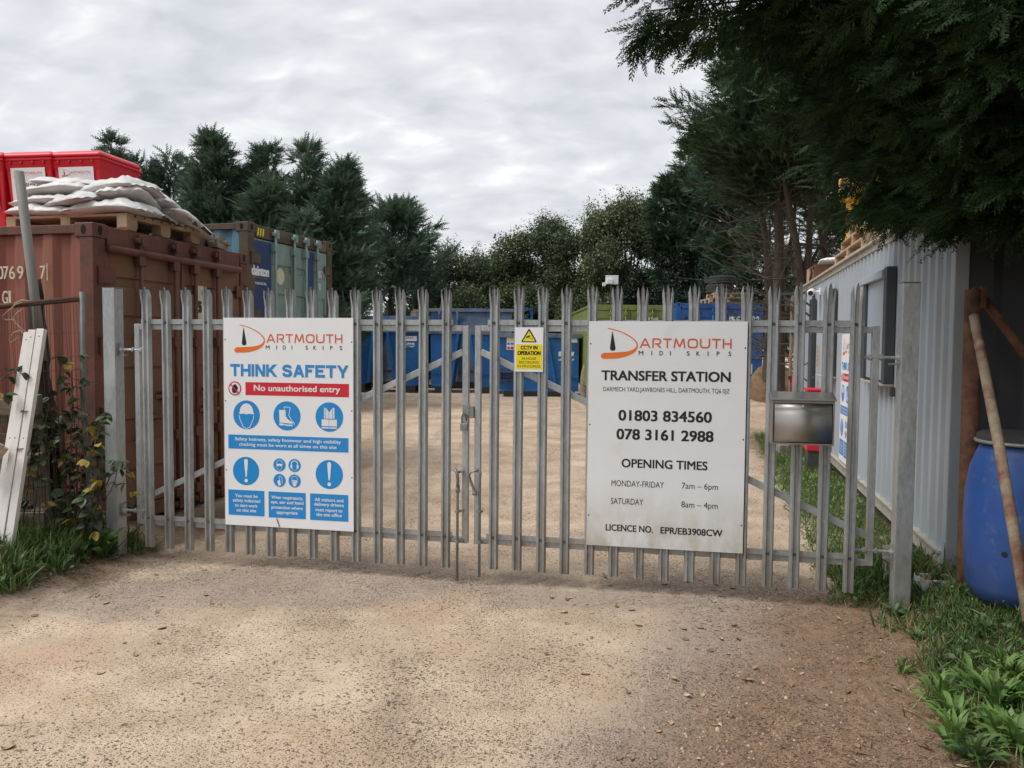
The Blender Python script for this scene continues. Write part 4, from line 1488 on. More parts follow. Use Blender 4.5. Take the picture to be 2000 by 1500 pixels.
# wheeled bins
def make_bin(name, label, loc, rz):
    p = empty(name, loc, rz, label, "wheelie bin", "red bins on the brown container")
    w, d, h = 0.60, 0.74, 1.00
    b = MB()
    lo, hi = (0.23, 0.25), (0.285, 0.35)
    V = []
    for z, (a, c_) in ((0.06, lo), (0.85, (0.272, 0.33)), (0.93, hi), (0.98, (0.292, 0.358))):
        V += [(-a, -c_, z), (a, -c_, z), (a, c_, z), (-a, c_, z)]
    F = [(3, 2, 1, 0)] + [(i * 4 + k, i * 4 + (k + 1) % 4, i * 4 + 4 + (k + 1) % 4, i * 4 + 4 + k) for i in range(3) for k in range(4)] + [(12, 13, 14, 15)]
    b.add(V, F)
    b.build("body", M['plasticred2'], p, bevel=0.015)
    b = MB()
    b.box(-0.305, 0.305, -0.372, 0.372, 0.955, 0.985)
    for x in (-0.2, -0.07, 0.07, 0.2):
        b.prism([(x - 0.02, 0.954), (x + 0.02, 0.954), (x, 0.905)], 1, -0.366, -0.350)
    b.build("rim", M['plasticred2'], p, bevel=0.008)
    b = MB()
    V = []
    for z, a, c0, c1 in ((0.988, 0.312, -0.385, 0.33), (1.028, 0.306, -0.378, 0.33), (1.062, 0.25, -0.30, 0.30)):
        V += [(-a, c0, z), (a, c0, z), (a, c1, z), (-a, c1, z)]
    F = [(3, 2, 1, 0)] + [(i * 4 + k, i * 4 + (k + 1) % 4, i * 4 + 4 + (k + 1) % 4, i * 4 + 4 + k) for i in range(2) for k in range(4)] + [(8, 9, 10, 11)]
    b.add(V, F)
    b.build("lid", M['plasticred'], p, bevel=0.015)
    MB().tube([(-0.24, 0.375, 0.965), (-0.24, 0.42, 0.985), (0.24, 0.42, 0.985), (0.24, 0.375, 0.965)], 0.014, 8).build("handle", M['plasticred'], p, True)
    for x in (-0.27, 0.27):
        MB().lathe([(0.05, -0.025), (0.10, -0.022), (0.10, 0.022), (0.05, 0.025)], 20, Matrix.Translation((x, 0.27, 0.10)) @ Matrix.Rotation(math.pi / 2, 4, 'Y')).build("wheel", M['rubber'], p, True)
    # label on the front
    fr = empty("front_label", (0, 0, 0))
    q = MB().box(-0.205, 0.205, 0.0, 0.003, 0.0, 0.43).build("sticker", M['white'], p)
    bpy.data.objects.remove(fr)
    ti = math.atan2(0.33 - 0.25, 0.85 - 0.06)
    q.location = (0, -0.306, 0.455)
    q.rotation_euler = (ti, 0, 0)
    logo(q, -0.205, 0.330, 0.41, -0.0045)
    lettering(q, "01803 834 560", -0.10, 0.15, 0.235, 0.034, M['black'], 0.02, -0.0045)
    lettering(q, "078 31 612988", -0.10, 0.17, 0.165, 0.034, M['black'], 0.02, -0.0045)
    return p


for px0, px1, y, lab in ((118, 200, 1.55, "red bin on the right of the three, its side showing, behind the white sacks"), (22, 108, 1.60, "red bin in the middle of the three, its label half behind the grey pole"), (-70, 12, 1.66, "red bin on the left, cut by the edge of the photo")):
    Yd = 8.55 - 0.06 * (px0 - 118) / 96
    c_ = at((px0 + px1) / 2, 440, Yd)
    make_bin("wheelie_bin", lab, (c_.x, c_.y + 0.35, 2.605), RYAW - R(90) + R(4))


# ------------------------------------------------------------------ grey cabin
CC = Vector((2.8758, 5.1811, 0))
CD = Vector((math.cos(1.3261), math.sin(1.3261), 0))
CL, CWD, CZ0, CZ1 = 9.05, 2.9, 0.15, 2.66
CO = CC + CD * CL
CYAW = 1.3261 + math.pi
cab = empty("cabin", CO, CYAW, "long pale blue grey corrugated cabin with shutters along the right of the yard", "cabin")
b = MB()
b.sheet(corr(0.09, CL - 0.10, 0.046, 0.20, 0.36), 2, CZ0 + 0.125, CZ1 - 0.085, 0.003)
b.build("side_wall", M['cabin'], cab)
MB().box(0.0, 0.09, -0.006, 0.08, CZ0, CZ1 - 0.02).build("corner_post", M['cabin'], cab, bevel=0.006)
MB().box(CL - 0.10, CL, -0.006, 0.08, CZ0, CZ1 - 0.02).build("corner_post", M['cabin'], cab, bevel=0.006)
b = MB()
b.box(0.0905, CL - 0.1005, -0.012, 0.07, CZ0, CZ0 + 0.10)
b.box(0.0905, CL - 0.1005, -0.030, 0.04, CZ0 + 0.101, CZ0 + 0.124)
b.build("bottom_rail", M['cabintrim'], cab, bevel=0.004)
b = MB()
b.box(0.0905, CL - 0.1005, -0.010, 0.06, CZ1 - 0.0845, CZ1 - 0.02)
b.box(-0.02, CL + 0.02, -0.045, 0.05, CZ1 - 0.019, CZ1 + 0.012)
b.build("top_rail", M['cabintrim'], cab, bevel=0.004)
MB().box(-0.01, CL + 0.01, 0.051, CWD, CZ1 - 0.03, CZ1 + 0.004).build("roof", M['cabintrim'], cab)
b = MB()
pts = corr(0.085, CWD - 0.01, 0.034, 0.42, 0.34)
b.sheet([(y, CL - 0.035 - d + 0.03) for y, d in pts], 2, CZ0 + 0.10, CZ1 - 0.03, -0.003)
V = np.concatenate(b.v)
b.v = [V[:, [1, 0, 2]]]
b.build("end_wall", M['cabinendshade'], cab)
MB().box(CL - 0.06, CL + 0.002, 0.082, CWD, CZ0 + 0.0, CZ0 + 0.099).build("end_rail", M['cabinendshade'], cab)
MB().box(0.0, 0.05, 0.081, CWD, CZ0, CZ1 - 0.031).build("end_wall", M['cabinendshade'], cab)
MB().box(CL - 0.09, CL - 0.001, 0.081, 0.084, CZ0 + 0.1, CZ1 - 0.02).build("corner_trim", M['cabinendshade'], cab)
xs = lambda s: CL - s
# large shutter
sh = MB().box(xs(2.66), xs(1.80), -0.055, -0.006, 1.345, 2.245).build("shutter", M['shutter'], cab, bevel=0.004)
MB().box(xs(1.80) + .001, xs(1.68), -0.085, -0.006, 1.32, 2.33).build("guide", M['shutdark'], sh, bevel=0.004)
MB().box(xs(2.80), xs(2.66) - .001, -0.080, -0.006, 1.33, 2.31).build("guide", M['shutdark'], sh, bevel=0.004)
MB().box(xs(2.95), xs(1.81), -0.100, -0.006, 2.2475, 2.315).build("hood", M['cabin'], sh, bevel=0.004)
MB().box(xs(2.70), xs(1.68), -0.095, -0.006, 1.300, 1.318).build("sill", M['cabintrim'], sh, bevel=0.003)
MB().box(xs(3.05), xs(2.81), -0.030, -0.006, 1.33, 2.24).build("side_panel", M['cabin'], cab, bevel=0.003)
# padlock staple
MB().box(xs(1.64), xs(1.58), -0.05, -0.01, 1.22, 1.30).build("hasp", M['bolt'], cab, bevel=0.004)
# second shutter further along
s2 = MB().box(xs(5.72), xs(5.12), -0.045, -0.006, 1.28, 2.30).build("shutter", M['cabin'], cab, bevel=0.004)
MB().box(xs(5.12) + .001, xs(4.98), -0.080, -0.006, 1.26, 2.37).build("guide", M['shutdark'], s2, bevel=0.004)
MB().box(xs(5.9), xs(4.9), -0.13, -0.006, 1.238, 1.258).build("sill", M['cabintrim'], s2, bevel=0.003)
# door
dr = MB().box(xs(8.25), xs(7.36), -0.050, -0.006, 0.30, 2.24).build("door", M['shutter'], cab, bevel=0.004)
MB().box(xs(7.36) + .001, xs(7.02), -0.065, -0.006, 0.28, 2.36).build("jamb", M['shutdark'], dr, bevel=0.004)
MB().tube([(xs(7.52), -0.055, 1.38), (xs(7.58), -0.10, 1.34), (xs(7.60), -0.11, 1.24), (xs(7.58), -0.10, 1.14), (xs(7.52), -0.055, 1.10)], 0.012, 8).build("handle", M['bolt'], dr, True)
MB().bar((xs(6.75), -0.06, 1.18), (xs(6.62), -0.06, 1.17), 0.02, 0.03).build("latch", M['bolt'], cab)
for x0, y0, lab in ((0.4, 0.10, "far"), (CL - 0.55, 0.10, "near")):
    o = empty("concrete_block", CO, CYAW, "concrete block under the " + lab + " corner of the pale grey cabin", "block")
    q = Vector((x0, y0, 0))
    zg = float(hgt((CO + Matrix.Rotation(CYAW, 3, 'Z') @ q).x, (CO + Matrix.Rotation(CYAW, 3, 'Z') @ q).y))
    MB().box(x0, x0 + 0.44, y0, y0 + 0.3, zg - 0.08, CZ0 - 0.002).build("block", M['brick'], o, bevel=0.008)

CM = Matrix.Translation(CO) @ Matrix.Rotation(CYAW, 4, 'Z')


def oncab(s, out, z):
    return CM @ Vector((CL - s, -out, z))


safety_sign("safety_sign", "white think safety sign on the side of the cabin, seen at a slant", oncab(4.46, 0.012, 0.29), CYAW)
# camera on a black bracket
c = empty("security_camera", oncab(6.62, 0.0, 2.44), CYAW, "white bullet camera on the cabin wall beside a black bracket", "camera")
MB().box(-0.05, 0.05, -0.02, 0.0, -0.05, 0.05).build("base", M['white'], c, bevel=0.004)
MB().tube([(0.0, -0.02, 0), (0.02, -0.10, -0.01)], 0.015, 8).build("arm", M['white'], c)
b = MB()
b.tube([(-0.04, -0.11, 0.0), (0.20, -0.16, -0.035)], 0.052, 16)
b.build("housing", M['white'], c, True)
MB().tube([(0.19, -0.158, -0.0335), (0.2045, -0.161, -0.036)], 0.036, 16).build("lens", M['black'], c)
k = empty("wall_bracket", oncab(7.15, 0.0, 2.10), CYAW, "black steel bracket with diagonal struts above the cabin door", "bracket")
b = MB()
b.bar((0, -0.03, 0.42), (0, -0.03, -0.10), 0.05, 0.04)
b.bar((0, -0.03, 0.36), (0, -0.50, 0.34), 0.04, 0.04)
b.bar((0, -0.46, 0.30), (0, -0.05, -0.02), 0.03, 0.03)
b.bar((0, -0.30, 0.32), (0, -0.05, 0.14), 0.03, 0.03)
b.bar((0, -0.20, 0.02), (0, -0.44, 0.22), 0.03, 0.03)
b.build("strut", M['bolt'], k)
h = empty("wall_notice", oncab(6.60, 0.016, 1.32), CYAW, "narrow yellow and black striped strip on the cabin wall beside the door", "notice")
b = MB().box(-0.035, 0.035, -0.004, 0, 0, 0.36).build("panel", M['yellowp'], h)
f = Flat(-0.0105)
for i in range(5):
    f.rect(-0.02, 0.02, 0.04 + i * 0.065, 0.065 + i * 0.065)
f.build("mark", M['black'], h)
# fire points
for s, out, lab in ((6.70, 0.30, "red fire extinguisher nearest the cabin door, topped by a rounded red call post"),):
    p = oncab(s, out, 0)
    z = float(hgt(p.x, p.y))
    e_ = empty("fire_extinguisher", (p.x, p.y, z), 0, lab, "extinguisher")
    MB().lathe([(0.09, 0.0), (0.09, 0.02), (0.02, 0.03), (0.02, 0.28)], 16).build("stand", M['bolt'], e_)
    MB().lathe([(0.07, 0.20), (0.085, 0.22), (0.085, 0.62), (0.06, 0.70), (0.02, 0.74)], 18).build("cylinder", M['plasticred'], e_, True)
    MB().lathe([(0.02, 0.74), (0.022, 0.92), (0.055, 0.93), (0.06, 1.14), (0.045, 1.22), (0.01, 1.24)], 16).build("call_post", M['plasticred'], e_, True)
    MB().tube([(0.02, 0, 0.74), (0.12, 0, 0.72), (0.13, 0, 0.45)], 0.012, 8).build("hose", M['bolt'], e_)
    MB().box(-0.06, 0.0, -0.0885, -0.0865, 0.30, 0.42).build("sticker", M['white'], e_)
p = oncab(5.35, 0.06, 0)
e_ = empty("fire_cabinet", (p.x, p.y, float(hgt(p.x, p.y))), CYAW, "tall dark red fire cabinet against the cabin wall behind the letterbox", "cabinet")
MB().box(-0.20, 0.20, -0.24, 0.0, 0.28, 1.06).build("body", M['red'], e_, bevel=0.01)
MB().box(-0.21, 0.21, -0.25, 0.0, 1.062, 1.085).build("lid", M['plasticred'], e_, bevel=0.005)
MB().box(-0.18, 0.18, -0.22, -0.02, -0.05, 0.279).build("plinth", M['bolt'], e_)

# on the cabin roof
roofz = CZ1 + 0.0135
RZ = CYAW
for i, (s, out, z, w, d, sc, lab) in enumerate(((5.62, -0.04, 0, 2.0, 0.9, 1.15, "long pale pallet crate at the bottom on the cabin roof edge"), (5.52, -0.10, 0.168, 1.7, 0.85, 1.15, "pale pallet crate second from the bottom on the cabin roof"), (5.20, -0.14, 0.336, 1.1, 0.8, 0.9, "short pallet topmost on the cabin roof, half behind branches"))):
    p = oncab(s, out, roofz + z)
    o = make_pallet("pallet", lab, p, RZ, "pallets on the cabin roof", W=w, D=d, slats=6)
    o.scale = (1, 1, sc)
o = empty("wooden_crate", oncab(8.7, -0.03, roofz), RZ, "open brown crate with a pale end board on the far cabin roof", "crate")
MB().box(1.02, 1.05, 0, 0.55, 0, 0.26).build("end_board", M['redframe'], o)
MB().box(0.0, 0.03, 0, 0.55, 0, 0.26).build("end_board", M['pallet'], o)
MB().box(0.031, 0.36, -0.004, 0.02, 0, 0.262).build("front_board", M['pallet'], o)
MB().box(0.031, 1.019, 0.52, 0.55, 0, 0.26).build("back_board", M['redframe'], o)
b = MB()
b.box(0.361, 1.019, 0.0, 0.02, 0.0, 0.05)
b.bar((0.40, 0.01, 0.05), (0.72, 0.01, 0.25), 0.03, 0.02)
b.bar((0.72, 0.01, 0.25), (1.0, 0.01, 0.05), 0.03, 0.02)
b.box(0.361, 1.019, 0.0, 0.02, 0.23, 0.262)
b.build("cross_slats", M['redframe'], o)
V, F = SACKS[2]
o = MB().add(V, F).build("sack", M['printwhite'], None, True)
o.location = oncab(7.95, -0.28, roofz + 0.30)
o.rotation_euler = (0, R(-6), RZ)
o.scale = (0.95, 0.8, 0.8)
tag(o, "single white sack lying on the brown crate on the cabin roof", "sack")
# yellow lifting mast standing behind the cabin
p = at(1668, 640, 12.2)
o = empty("lifting_mast", (p.x, p.y, 0.0), 0.2, "yellow machine mast glimpsed between branches above the cabin roof", "machine")
MB().box(-0.12, 0.12, -0.12, 0.12, 0.0, 3.86).build("post", M['yellowp'], o, bevel=0.01)
MB().box(-0.20, 0.24, -0.22, 0.22, 3.86, 4.22).build("head", M['yellowp'], o, bevel=0.03)
MB().box(-0.30, 0.30, -0.28, 0.28, 0.0, 0.12).build("foot", M['bolt'], o, bevel=0.01)
MB().box(-0.215, -0.201, -0.15, 0.15, 3.90, 4.18).build("side_plate", M['oldpole'], o)
# open rusty container door beyond the cabin, edge on
p = at(1545, 640, 15.2)
o = empty("container_door", (p.x, p.y, float(hgt(p.x, p.y))), math.atan2(p.y, p.x) + 0.02, "rusty brown steel door standing open beyond the far end of the cabin, seen edge on", "door")
MB().box(0, 1.15, -0.04, 0.0, 0.15, 2.60).build("leaf", M['oldpole'], o, bevel=0.005)
for z in (0.6, 1.0, 1.9, 2.3):
    MB().box(-0.07, -0.001, -0.06, 0.03, z, z + 0.07).build("hinge", M['rust'], o, bevel=0.005)
MB().box(1.0, 1.14, -0.10, 0.05, -0.05, 0.149).build("foot", M['rust'], o)


# ------------------------------------------------------------------ skips and bins at the far side of the yard
def skip(name, label, Y, top, bot, y_top, z0, m, depth=1.7, rim=0.12, group="blue skips at the back of the yard", ribs=(), feet=True):
    """front elevation given by the sight lines of its corners at distance Y; open topped"""
    xa, xb = at(top[0], 640, Y).x, at(top[1], 640, Y).x
    ca, cb = at(bot[0], 740, Y).x, at(bot[1], 740, Y).x
    z1 = at((top[0] + top[1]) / 2, y_top, Y).z
    x0 = (xa + xb) / 2
    o = empty(name, (x0, Y, 0), 0, label, "skip", group)
    xa, xb, ca, cb = xa - x0, xb - x0, ca - x0, cb - x0
    t = 0.03
    b = MB()
    zr = z1 - rim
    # outer shell, then inner shell, joined by the lip
    P = [(ca, 0, z0), (cb, 0, z0), (cb, depth, z0), (ca, depth, z0), (xa, 0, zr), (xb, 0, zr), (xb, depth, zr), (xa, depth, zr)]
    Q = [(ca + t, t, z0 + t), (cb - t, t, z0 + t), (cb - t, depth - t, z0 + t), (ca + t, depth - t, z0 + t), (xa + t, t, zr), (xb - t, t, zr), (xb - t, depth - t, zr), (xa + t, depth - t, zr)]
    F = [(3, 2, 1, 0), (8, 9, 10, 11)]
    for k in range(4):
        k2 = (k + 1) % 4
        F += [(k, k2, 4 + k2, 4 + k), (8 + k2, 8 + k, 12 + k, 12 + k2), (4 + k, 4 + k2, 12 + k2, 12 + k)]
    b.add(P + Q, F)
    b.build("body", m, o)
    b = MB()
    w = 0.07
    b.box(xa - w, xb + w, -w, 0.0 - .001, zr - 0.02, z1)
    b.box(xa - w, xb + w, depth + .001, depth + w, zr - 0.02, z1)
    b.box(xa - w, xa - .001, 0, depth, zr - 0.02, z1)
    b.box(xb + .001, xb + w, 0, depth, zr - 0.02, z1)
    b.build("rim", M['skipgrey'] if m is M['skip'] else m, o, bevel=0.01)
    for (pa, pb) in ribs:
        a_, c_ = at(pa, 660, Y).x - x0, at(pb, 740, Y).x - x0
        MB().bar((a_, -0.045, zr - 0.025), (c_, -0.045, z0 + 0.06), 0.13, 0.085).build("rib", m, o, bevel=0.008)
    b = MB()
    b.box(ca + 0.03, cb - 0.03, -0.035, -0.002, z0 + 0.42, z0 + 0.46)
    b.box(ca + 0.03, cb - 0.03, -0.035, -0.002, z0 + 0.0, z0 + 0.07)
    b.build("seam", m, o)
    if feet:
        b = MB()
        for y in (0.15, depth - 0.3):
            b.box(ca + 0.10, cb - 0.10, y, y + 0.14, -0.02, z0 - 0.002)
        b.build("skid", M['bolt'], o)
    return o, xa, xb, ca, cb, z1


YS_ = 26.2
skip("skip", "blue skip at the left end of the row, partly behind the think safety sign", YS_, (566, 740), (598, 716), 640, 0.30, M['skip'], ribs=((728, 720), (700, 690)))
o, xa, xb, ca, cb, z1 = skip("skip", "blue skip second from the left with a white notice by its square end", YS_ + 0.05, (753, 817), (773, 816), 641, 0.24, M['skip'], ribs=((757, 773),))
pz = lambda py, Y=YS_: at(800, py, Y).z
MB().box(xb - 0.42, xb - 0.05, -0.008, -0.001, pz(666), pz(656.5)).build("notice", M['white'], o)
lettering(o, "SAFE LOAD", xb - 0.40, xb - 0.16, pz(661.5), 0.05, M['black'], 0, -0.012)
lettering(o, "DANS", xb - 0.44, xb - 0.12, pz(673.5), 0.075, M['printwhite'], 0.05, -0.006)
lettering(o, "1 T SKIP", xb - 0.42, xb - 0.12, pz(678), 0.05, M['printwhite'], 0.04, -0.006)
skip("skip", "blue skip third from the left, paint chipped, behind the gate opening", YS_ + 0.1, (841, 897), (842, 882), 644, 0.22, M['skip'], ribs=((895, 881),))
skip("skip", "blue skip behind the gate meeting stiles with slanted ends and a seam", YS_ - 0.1, (914, 984), (930, 980), 646, 0.22, M['skip'], ribs=((918, 932),))
YE = 24.8
o, xa, xb, ca, cb, z1 = skip("skip", "brightest blue skip nearest the white sign, with step, stickers and white lettering", YE, (975, 1131), (977, 1130), 651, 0.17, M['skip'], ribs=((1069, 1086),))
px_ = lambda p: at(p, 700, YE).x - at(1053, 640, YE).x
pz = lambda py: at(1050, py, YE).z
g = MB().box(px_(989.5), px_(1003.5), -0.010, -0.002, pz(683.5), pz(656)).build("notice", M['white'], o)
f = Flat(-0.0125)
f.poly([(px_(990.5), pz(666)), (px_(996), pz(666)), (px_(993.2), pz(660.5))])
f.rect(px_(997), px_(1003), pz(666), pz(661))
f.build("yellow_mark", M['yellow'], o)
f = Flat(-0.0125)
f.disc(px_(993.2), pz(672), 0.043)
f.rect(px_(997), px_(1003), pz(674), pz(669.5))
f.build("blue_mark", M['blue'], o)
f = Flat(-0.0125)
f.disc(px_(993.2), pz(680), 0.043)
f.rect(px_(997), px_(1003), pz(682.5), pz(677.5))
f.build("red_mark", M['red'], o)
MB().box(px_(1114.5), px_(1127), -0.010, -0.002, pz(668.5), pz(657)).build("notice", M['white'], o)
lettering(o, "PLEASE NOTE", px_(1115.5), px_(1126), pz(662), 0.03, M['black'], 0, -0.0125)
lettering(o, "E", px_(1091), px_(1097), pz(695.5), 0.145, M['printwhite'], 0.10, -0.006)
lettering(o, "W", px_(1110), px_(1121.5), pz(695.5), 0.145, M['printwhite'], 0.10, -0.006)
lettering(o, "E", px_(1098.5), px_(1104.5), pz(695.5), 0.145, M['printwhite'], 0.10, -0.006)
lettering(o, "USE ONLY", px_(1091), px_(1121.5), pz(704), 0.06, M['printwhite'], 0.08, -0.006)
b = MB()
for z in (pz(726), pz(741.5)):
    b.box(px_(976.5), px_(1006), -0.22, -0.002, z - 0.03, z)
b.box(px_(976.5), px_(979), -0.20, -0.003, pz(741.5) + .001, pz(726) - 0.031)
b.build("step", M['rust'], o, bevel=0.005)
# tall hook bins behind them
skip("hook_bin", "tall dull blue bin with a battered rim behind the left skips", 29.0, (640, 838), (646, 832), 617, 0.25, M['skipworn'], depth=2.3, rim=0.16, group="tall bins behind the blue skips", ribs=((745, 745), (792, 792), (705, 705)))
o, xa, xb, ca, cb, z1 = skip("hook_bin", "tallest worn blue bin with dusty peeling paint behind the gate stiles", 28.9, (842, 1000), (846, 998), 603, 0.25, M['skipworn'], depth=2.3, rim=0.10, group="tall bins behind the blue skips", ribs=((858, 858), (893, 893)))
b = MB()
b.box(xb + 0.09, xb + 0.72, 0.0, 0.04, 0.3, z1 - 0.35)
b.bar((xb + 0.075, 0.02, z1 - 0.06), (xb + 0.74, 0.3, z1 + 0.02), 0.08, 0.1)
b.bar((xb + 0.72, 0.3, z1 + 0.02), (xb + 0.72, 0.3, z1 - 0.4), 0.08, 0.08)
b.build("tailgate", M['skip'], o)
# rubble heaped in the bins
for px, py, Y, r, lab in ((812, 612, 29.8, 0.22, "lump of pale rubble showing over the rim of the dull blue bin"), (862, 594, 29.6, 0.34, "grey board sticking up behind the tallest blue bin")):
    c_ = at(px, py, Y)
    rng = np.random.default_rng(int(px))
    b = MB()
    if px == 812:
        b.lathe([(r * 0.9, -1.2), (r * 1.0, -0.2), (r * 0.8, 0.05), (r * 0.3, 0.14)], 9)
    else:
        b.prism([(-0.30, -1.6), (0.26, -1.6), (0.18, 0.12), (0.02, 0.22)], 1, -0.03, 0.03)
    V = np.concatenate(b.v)
    b.v = [V + rng.normal(size=V.shape) * 0.012]
    o = b.build("rubble" if px == 812 else "board", M['stone'], None)
    o.location = c_
    tag(o, lab, "rubble" if px == 812 else "board")

# standing stone, soil heap, blocks
def boulder(name, label, cat, loc, sx, sy, sz, m, seed, n=14):
    rng = np.random.default_rng(seed)
    ph = rng.random(8) * 6.28
    V, F = [], []
    for i in range(n + 1):
        th = math.pi * i / n
        for j in range(2 * n):
            a = math.pi * j / n
            k = 1 + 0.10 * math.sin(3 * a + ph[0] + 2 * th) + 0.07 * math.sin(5 * a - 4 * th + ph[1]) + 0.05 * math.sin(9 * a + 7 * th + ph[2])
            V.append((sx * k * math.sin(th) * math.cos(a), sy * k * math.sin(th) * math.sin(a), sz * (math.cos(th) * (1 + 0.08 * math.sin(3 * a + ph[3])))))
    w = 2 * n
    for i in range(n):
        for j in range(w):
            F.append((i * w + j, i * w + (j + 1) % w, (i + 1) * w + (j + 1) % w, (i + 1) * w + j))
    o = MB().add(V, F).build(name, m, None, True)
    o.location = loc
    return tag(o, label, cat)


c_ = at(1144, 768, 24.4)
boulder("standing_stone", "tall rough stone standing by the right end of the brightest blue skip", "stone", (c_.x, c_.y, 0.42), 0.17, 0.2, 0.66, M['stone'], 3)
c_ = at(1522, 740, 19.5)
boulder("soil_heap", "brown soil heap beyond the letterbox, beside the far blue container", "soil heap", (c_.x, c_.y + 0.4, 0.2), 0.75, 0.9, 0.95, M['soil'], 8, 18)
c_ = at(1498, 745, 21.2)
boulder("soil_heap", "low dark mound at the foot of the far blue container", "soil heap", (c_.x, c_.y, 0.2), 0.9, 0.6, 0.45, M['soil'], 9, 18)
for k, (px, lab) in enumerate(((1523, "left grey block of the pair lying behind the letterbox pale"), (1537, "right grey block of the pair lying behind the letterbox pale"))):
    c_ = at(px, 890, 11.9)
    o = MB().box(-0.055, 0.055, -0.11, 0.11, 0, 0.16).build("concrete_block", M['brick'], None, bevel=0.008)
    o.location = (c_.x, c_.y, float(hgt(c_.x, c_.y)))
    o.rotation_euler = (0, 0, 0.1)
    tag(o, lab, "block")

# pallet and tyres on the blue container
zt = 2.834
pb = at(1412, 560, BY + 0.7)
make_pallet("pallet", "lower pallet under the tyres on the far blue container", (pb.x - 0.52, BY + 0.12, zt), 0.02, "pallets under the tyres", W=1.05, D=1.0)
make_pallet("pallet", "upper pallet under the tyres on the far blue container", (pb.x - 0.40, BY + 0.10, zt + 0.146), -0.02, "pallets under the tyres", W=1.0, D=1.0)


def tyre(label, loc, r=0.38, w=0.25, rot=None):
    prof = [(r * 0.60, -w * 0.40), (r * 0.72, -w * 0.5), (r * 0.93, -w * 0.48), (r, -w * 0.34), (r, -w * 0.20), (r * 0.985, -w * 0.17), (r * 0.985, -w * 0.13), (r, -w * 0.1), (r, w * 0.1), (r * 0.985, w * 0.13), (r * 0.985, w * 0.17), (r, w * 0.20), (r, w * 0.34), (r * 0.93, w * 0.48), (r * 0.72, w * 0.5), (r * 0.60, w * 0.40)]
    seg = 32
    V = [(a * math.cos(2 * math.pi * k / seg), a * math.sin(2 * math.pi * k / seg), z) for a, z in prof for k in range(seg)]
    n = len(prof)
    F = [(i * seg + k, i * seg + (k + 1) % seg, ((i + 1) % n) * seg + (k + 1) % seg, ((i + 1) % n) * seg + k) for i in range(n) for k in range(seg)]
    o = MB().add(V, F).build("tyre", M['rubber'], None, True)
    o.location = loc
    if rot:
        o.rotation_euler = rot
    return tag(o, label, "tyre", "tyres on the far blue container")


ty = at(1407, 560, BY + 0.6)
tyre("bottom black tyre of the stack on the far blue container", (ty.x - 0.02, BY + 0.62, zt + 0.29 + 0.128))
tyre("top black tyre of the stack on the far blue container, shifted to the right", (ty.x + 0.07, BY + 0.66, zt + 0.29 + 0.128 + 0.253))
# camera box on a pole behind the green container
c_ = at(1195, 547, 24.2)
o = empty("camera_pole", (c_.x, 24.2 + 5.2, 0), 0, "white box on a dark pole rising behind the lime green container", "pole")
o.location = (c_.x * 30.4 / 24.2, 30.4, 0)
zc = at(1195, 547, 30.4).z
MB().tube([(0, 0.1, 0), (0, 0.1, zc)], 0.05, 8).build("pole", M['bolt'], o)
MB().box(-0.24, 0.24, -0.1, 0.04, zc - 0.17, zc + 0.17).build("box", M['printwhite'], o, bevel=0.01)
MB().box(-0.20, 0.02, -0.16, -0.101, zc - 0.15, zc + 0.03).build("lamp", M['white'], o, bevel=0.01)
MB().box(-0.36, -0.245, -0.1, 0.02, zc - 0.24, zc - 0.10).build("sensor", M['printwhite'], o, bevel=0.01)

# ------------------------------------------------------------------ left of the gate
# bent mesh fence panel
A = at(163, 700, 6.02)
Bq = at(-60, 700, 5.80)
o = empty("mesh_fence", (0, 0, 0), 0, "rusty topped mesh fence panel among brambles left of the gate", "fence")
ax, bx_ = Vector((A.x, A.y, 0)), Vector((Bq.x, Bq.y, 0))
zg = float(hgt(A.x, A.y))
T0, T1 = at(160, 570, 6.02), at(163, 800, 6.02)
T2 = at(178, 980, 5.95)
MB().tube([T0, T1, T2, (T2.x + 0.03, T2.y, zg - 0.05)], 0.021, 10).build("end_post", M['greenpole'], o, True)
r0, r1, r2 = at(157, 584, 6.02), at(70, 592, 5.93), at(-80, 606, 5.78)
MB().tube([r0, r1, r2], 0.020, 10).build("top_rail", M['rust'], o, True)
w = MB()
for i in range(40):
    t = i / 39
    p = r0.lerp(r2, t * 0.98 + 0.012)
    wob = 0.012 * math.sin(i * 1.7)
    w.tube([p + Vector((0, -0.004, 0.02)), p + Vector((0.01 + wob, 0.01, -0.6)), p + Vector((0.04 + wob, 0.0, -1.35)), (p.x + 0.06 + wob, p.y - 0.02, float(hgt(p.x, p.y)) - 0.02)], 0.0024, 4, False)
for z in (1.70, 1.42, 1.15, 0.86, 0.55, 0.25):
    w.tube([(A.x, A.y - 0.006, z), ((A.x + Bq.x) / 2, (A.y + Bq.y) / 2 - 0.006, z - 0.015), (Bq.x, Bq.y - 0.006, z)], 0.0022, 4, False)
for i in range(26):
    p = r0.lerp(r2, 0.02 + i * 0.016)
    w.tube([p + Vector((0, -0.024, -0.012)), p + Vector((0.003, 0, 0.0235)), p + Vector((0.006, 0.02, -0.01))], 0.0025, 4, False)
w.build("wire_mesh", M['wire'], o)
